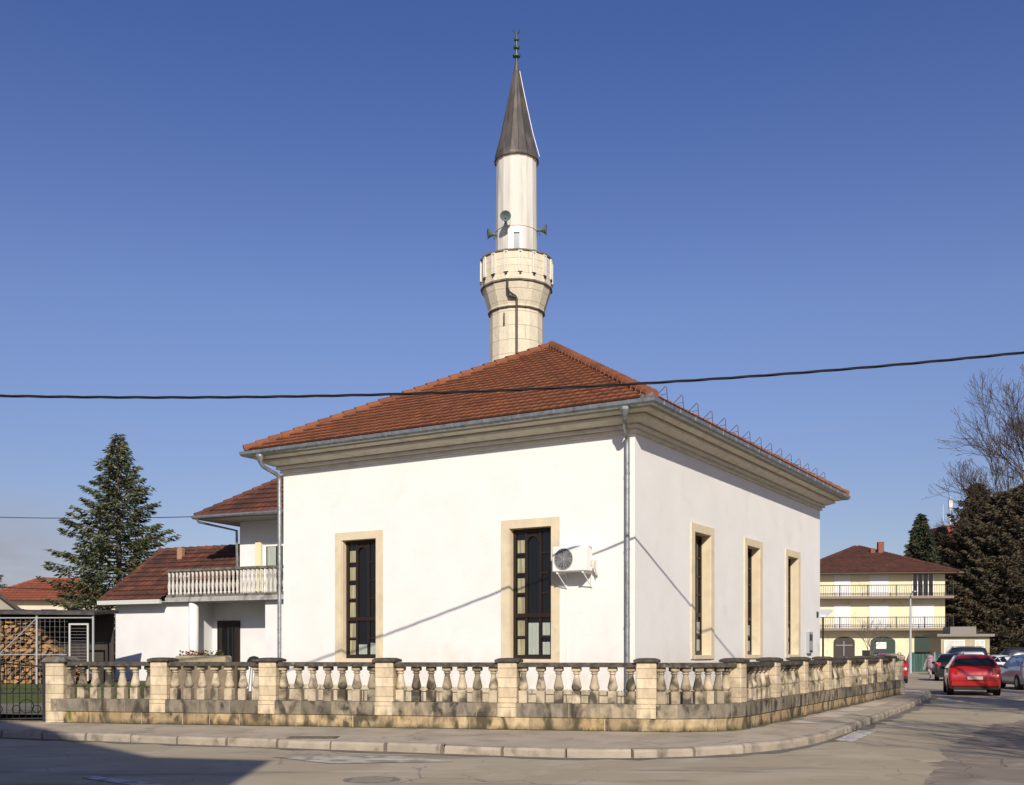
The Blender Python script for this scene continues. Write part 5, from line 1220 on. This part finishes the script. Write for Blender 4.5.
    mb = MB(); mb.box(-.26, .26, -hl - .065, -hl - .052, .60, .71); mb.box(-.26, .26, -hl - .052, -hl + .02, .60, .71); pl = mb.build('number_plate', plate_m, t_)
    for sx in (-1, 1):
        mb = MB(); mb.bbox(sx * (hw + .09) - .09, sx * (hw + .09) + .09, .72, .84, .93, 1.05, .02); mb.box(sx * hw - .06, sx * hw + .06, .76, .80, .93, .97); mb.build('mirror', black_p, t_)
    if estate:
        for sx in (-1, 1):
            mb = MB(); mb.tube([(sx * hw * .64, -hl + .5, H - .02), (sx * hw * .64, -hl + .6, H + .05), (sx * hw * .64, .3, H + .05), (sx * hw * .64, .42, H - .03)], .018, 6); mb.build('roof_rail', black_p, t_)
        mb = MB(); mb.tube([(0.0, -hl + .17, 1.0), (.28, -hl + .19, 1.10)], .008, 4); mb.build('wiper', black_p, t_)
    for sx in (-1, 1):
        for y in (-hl + .80, hl - .82):
            MW = Matrix.Translation((sx * (hw - .10), y, .32)) @ Matrix.Rotation(R(90), 4, 'Y')
            mb = MB(); mb.lathe([(.2, -.11), (.31, -.115), (.325, -.09), (.325, .09), (.31, .115), (.2, .11)], 24, mtx=MW, cap=False); w_ = mb.build('wheel', tyre_m, t_, smooth=True)
            mb = MB(); mb.lathe([(.205, -.09), (.19, -.10), (.05, -.085), (.05, .085), (.19, .10), (.205, .09)], 16, mtx=MW)
            for k in range(6): mb.box(-.02, .02, -.19, .19, -.112, .112, MW @ Matrix.Rotation(R(30 * k), 4, 'Z'))
            mb.build('rim', rim_m, w_)
    return t_
red = car_paint('red car paint', (.36, .008, .006))
rc = car('bright red estate car driving away on the road, its tail towards the viewer', (17.55, 40.75, 0), R(-19.5), red)
# emblem dot on tailgate
car('silver grey hatchback at the right edge parked side on', (22.35, 46.0, 0), R(-9), car_paint('silver grey paint', (.24, .25, .28)), L=4.1)
car('white saloon car seen between the red and the grey cars', at(998, 66, 0), R(-60), car_paint('white car paint', (.7, .7, .7)), estate=False, H=1.42)
car('dark car parked just left of the red estate', at(952, 60, 0), R(-22), car_paint('black car paint', (.015, .017, .02)))
car('small dark red car half hidden by the end of the balustrade', at(887, 56, 0), R(-15), car_paint('dark red paint', (.30, .01, .012)), L=3.8)
car('dark car in the far row behind the white saloon roof', at(1012, 80, 0), R(80), car_paint('dark grey paint', (.03, .03, .035)), H=1.9)
car('dark tall car in the far row behind the red estate roof', at(957, 76, 0), R(75), car_paint('dark blue paint', (.015, .02, .035)), H=1.95)

# ------------------------------------------------------------------ person
PE = thing('person', 'person in a pink and grey patterned coat walking beside the dark car', 'person', at(930, 64, 0), R(20))
def skin_body(name, verts, edges, radii, m, parent, sub=2):
    me = bpy.data.meshes.new(name); me.from_pydata(verts, edges, []); o = bpy.data.objects.new(name, me); COL.objects.link(o); o.parent = parent
    sk = o.modifiers.new('skin', 'SKIN'); 
    sv = me.skin_vertices[0].data if me.skin_vertices else None
    if sv is None:
        bpy.context.view_layer.update(); sv = me.skin_vertices[0].data
    for i, r_ in enumerate(radii): sv[i].radius = (r_, r_ * .85) if isinstance(r_, float) else r_
    sv[0].use_root = True
    ss = o.modifiers.new('sub', 'SUBSURF'); ss.levels = sub; ss.render_levels = sub
    me.materials.append(m); return o
verts = [(0, 0, .88), (0, 0, 1.05), (0, 0, 1.25), (0, 0, 1.36), (0, .01, 1.43), (.02, .02, 1.5), (.02, .03, 1.58),
         (.09, 0, .84), (.10, .10, .47), (.10, .02, .10), (.10, .16, .04), (-.09, 0, .84), (-.10, -.02, .47), (-.10, -.26, .12), (-.10, -.14, .05),
         (.17, 0, 1.32), (.22, -.05, 1.07), (.21, .06, .84), (.21, .08, .76), (-.17, 0, 1.32), (-.22, .05, 1.07), (-.2, .16, .86), (-.2, .18, .78)]
edges = [(0, 1), (1, 2), (2, 3), (3, 4), (4, 5), (5, 6), (0, 7), (7, 8), (8, 9), (9, 10), (0, 11), (11, 12), (12, 13), (13, 14), (3, 15), (15, 16), (16, 17), (17, 18), (3, 19), (19, 20), (20, 21), (21, 22)]
rad = [.14, .13, .15, .10, .05, .085, .07, .09, .06, .042, .035, .09, .06, .042, .035, .06, .045, .034, .03, .06, .045, .034, .03]
coat = M('patterned coat cloth', (.45, .28, .30), (.16, .14, .16), scale=11, rough=.9)
skin_body('body', verts, edges, rad, M('skin', (.45, .28, .2), rough=.6), PE)
mb = MB(); mb.lathe([(.20, .62), (.19, .85), (.165, 1.05), (.20, 1.25), (.17, 1.36), (.07, 1.42)], 16)
for pts in (((.19, 0, 1.34), (.24, -.05, 1.07), (.23, .06, .85)), ((-.19, 0, 1.34), (-.24, .05, 1.07), (-.22, .16, .87))): mb.tube(pts, .065, 8, .05)
mb.build('coat', coat, PE, smooth=True)
mb = MB(); mb.tube([(.09, 0, .85), (.10, .10, .47), (.10, .02, .10)], [.10, .075, .06], 8); mb.tube([(-.09, 0, .85), (-.10, -.02, .47), (-.10, -.26, .12)], [.10, .075, .06], 8); mb.build('trousers', M('grey trousers', (.2, .18, .19), (.4, .3, .3), scale=12, rough=.9), PE, smooth=True)
mb = MB(); mb.lathe([(.06, 1.44), (.10, 1.5), (.105, 1.58), (.08, 1.65), (.02, 1.68)], 12, (.02, .0, 0)); mb.build('hair', M('brown hair', (.05, .03, .02), rough=.7), PE, smooth=True)
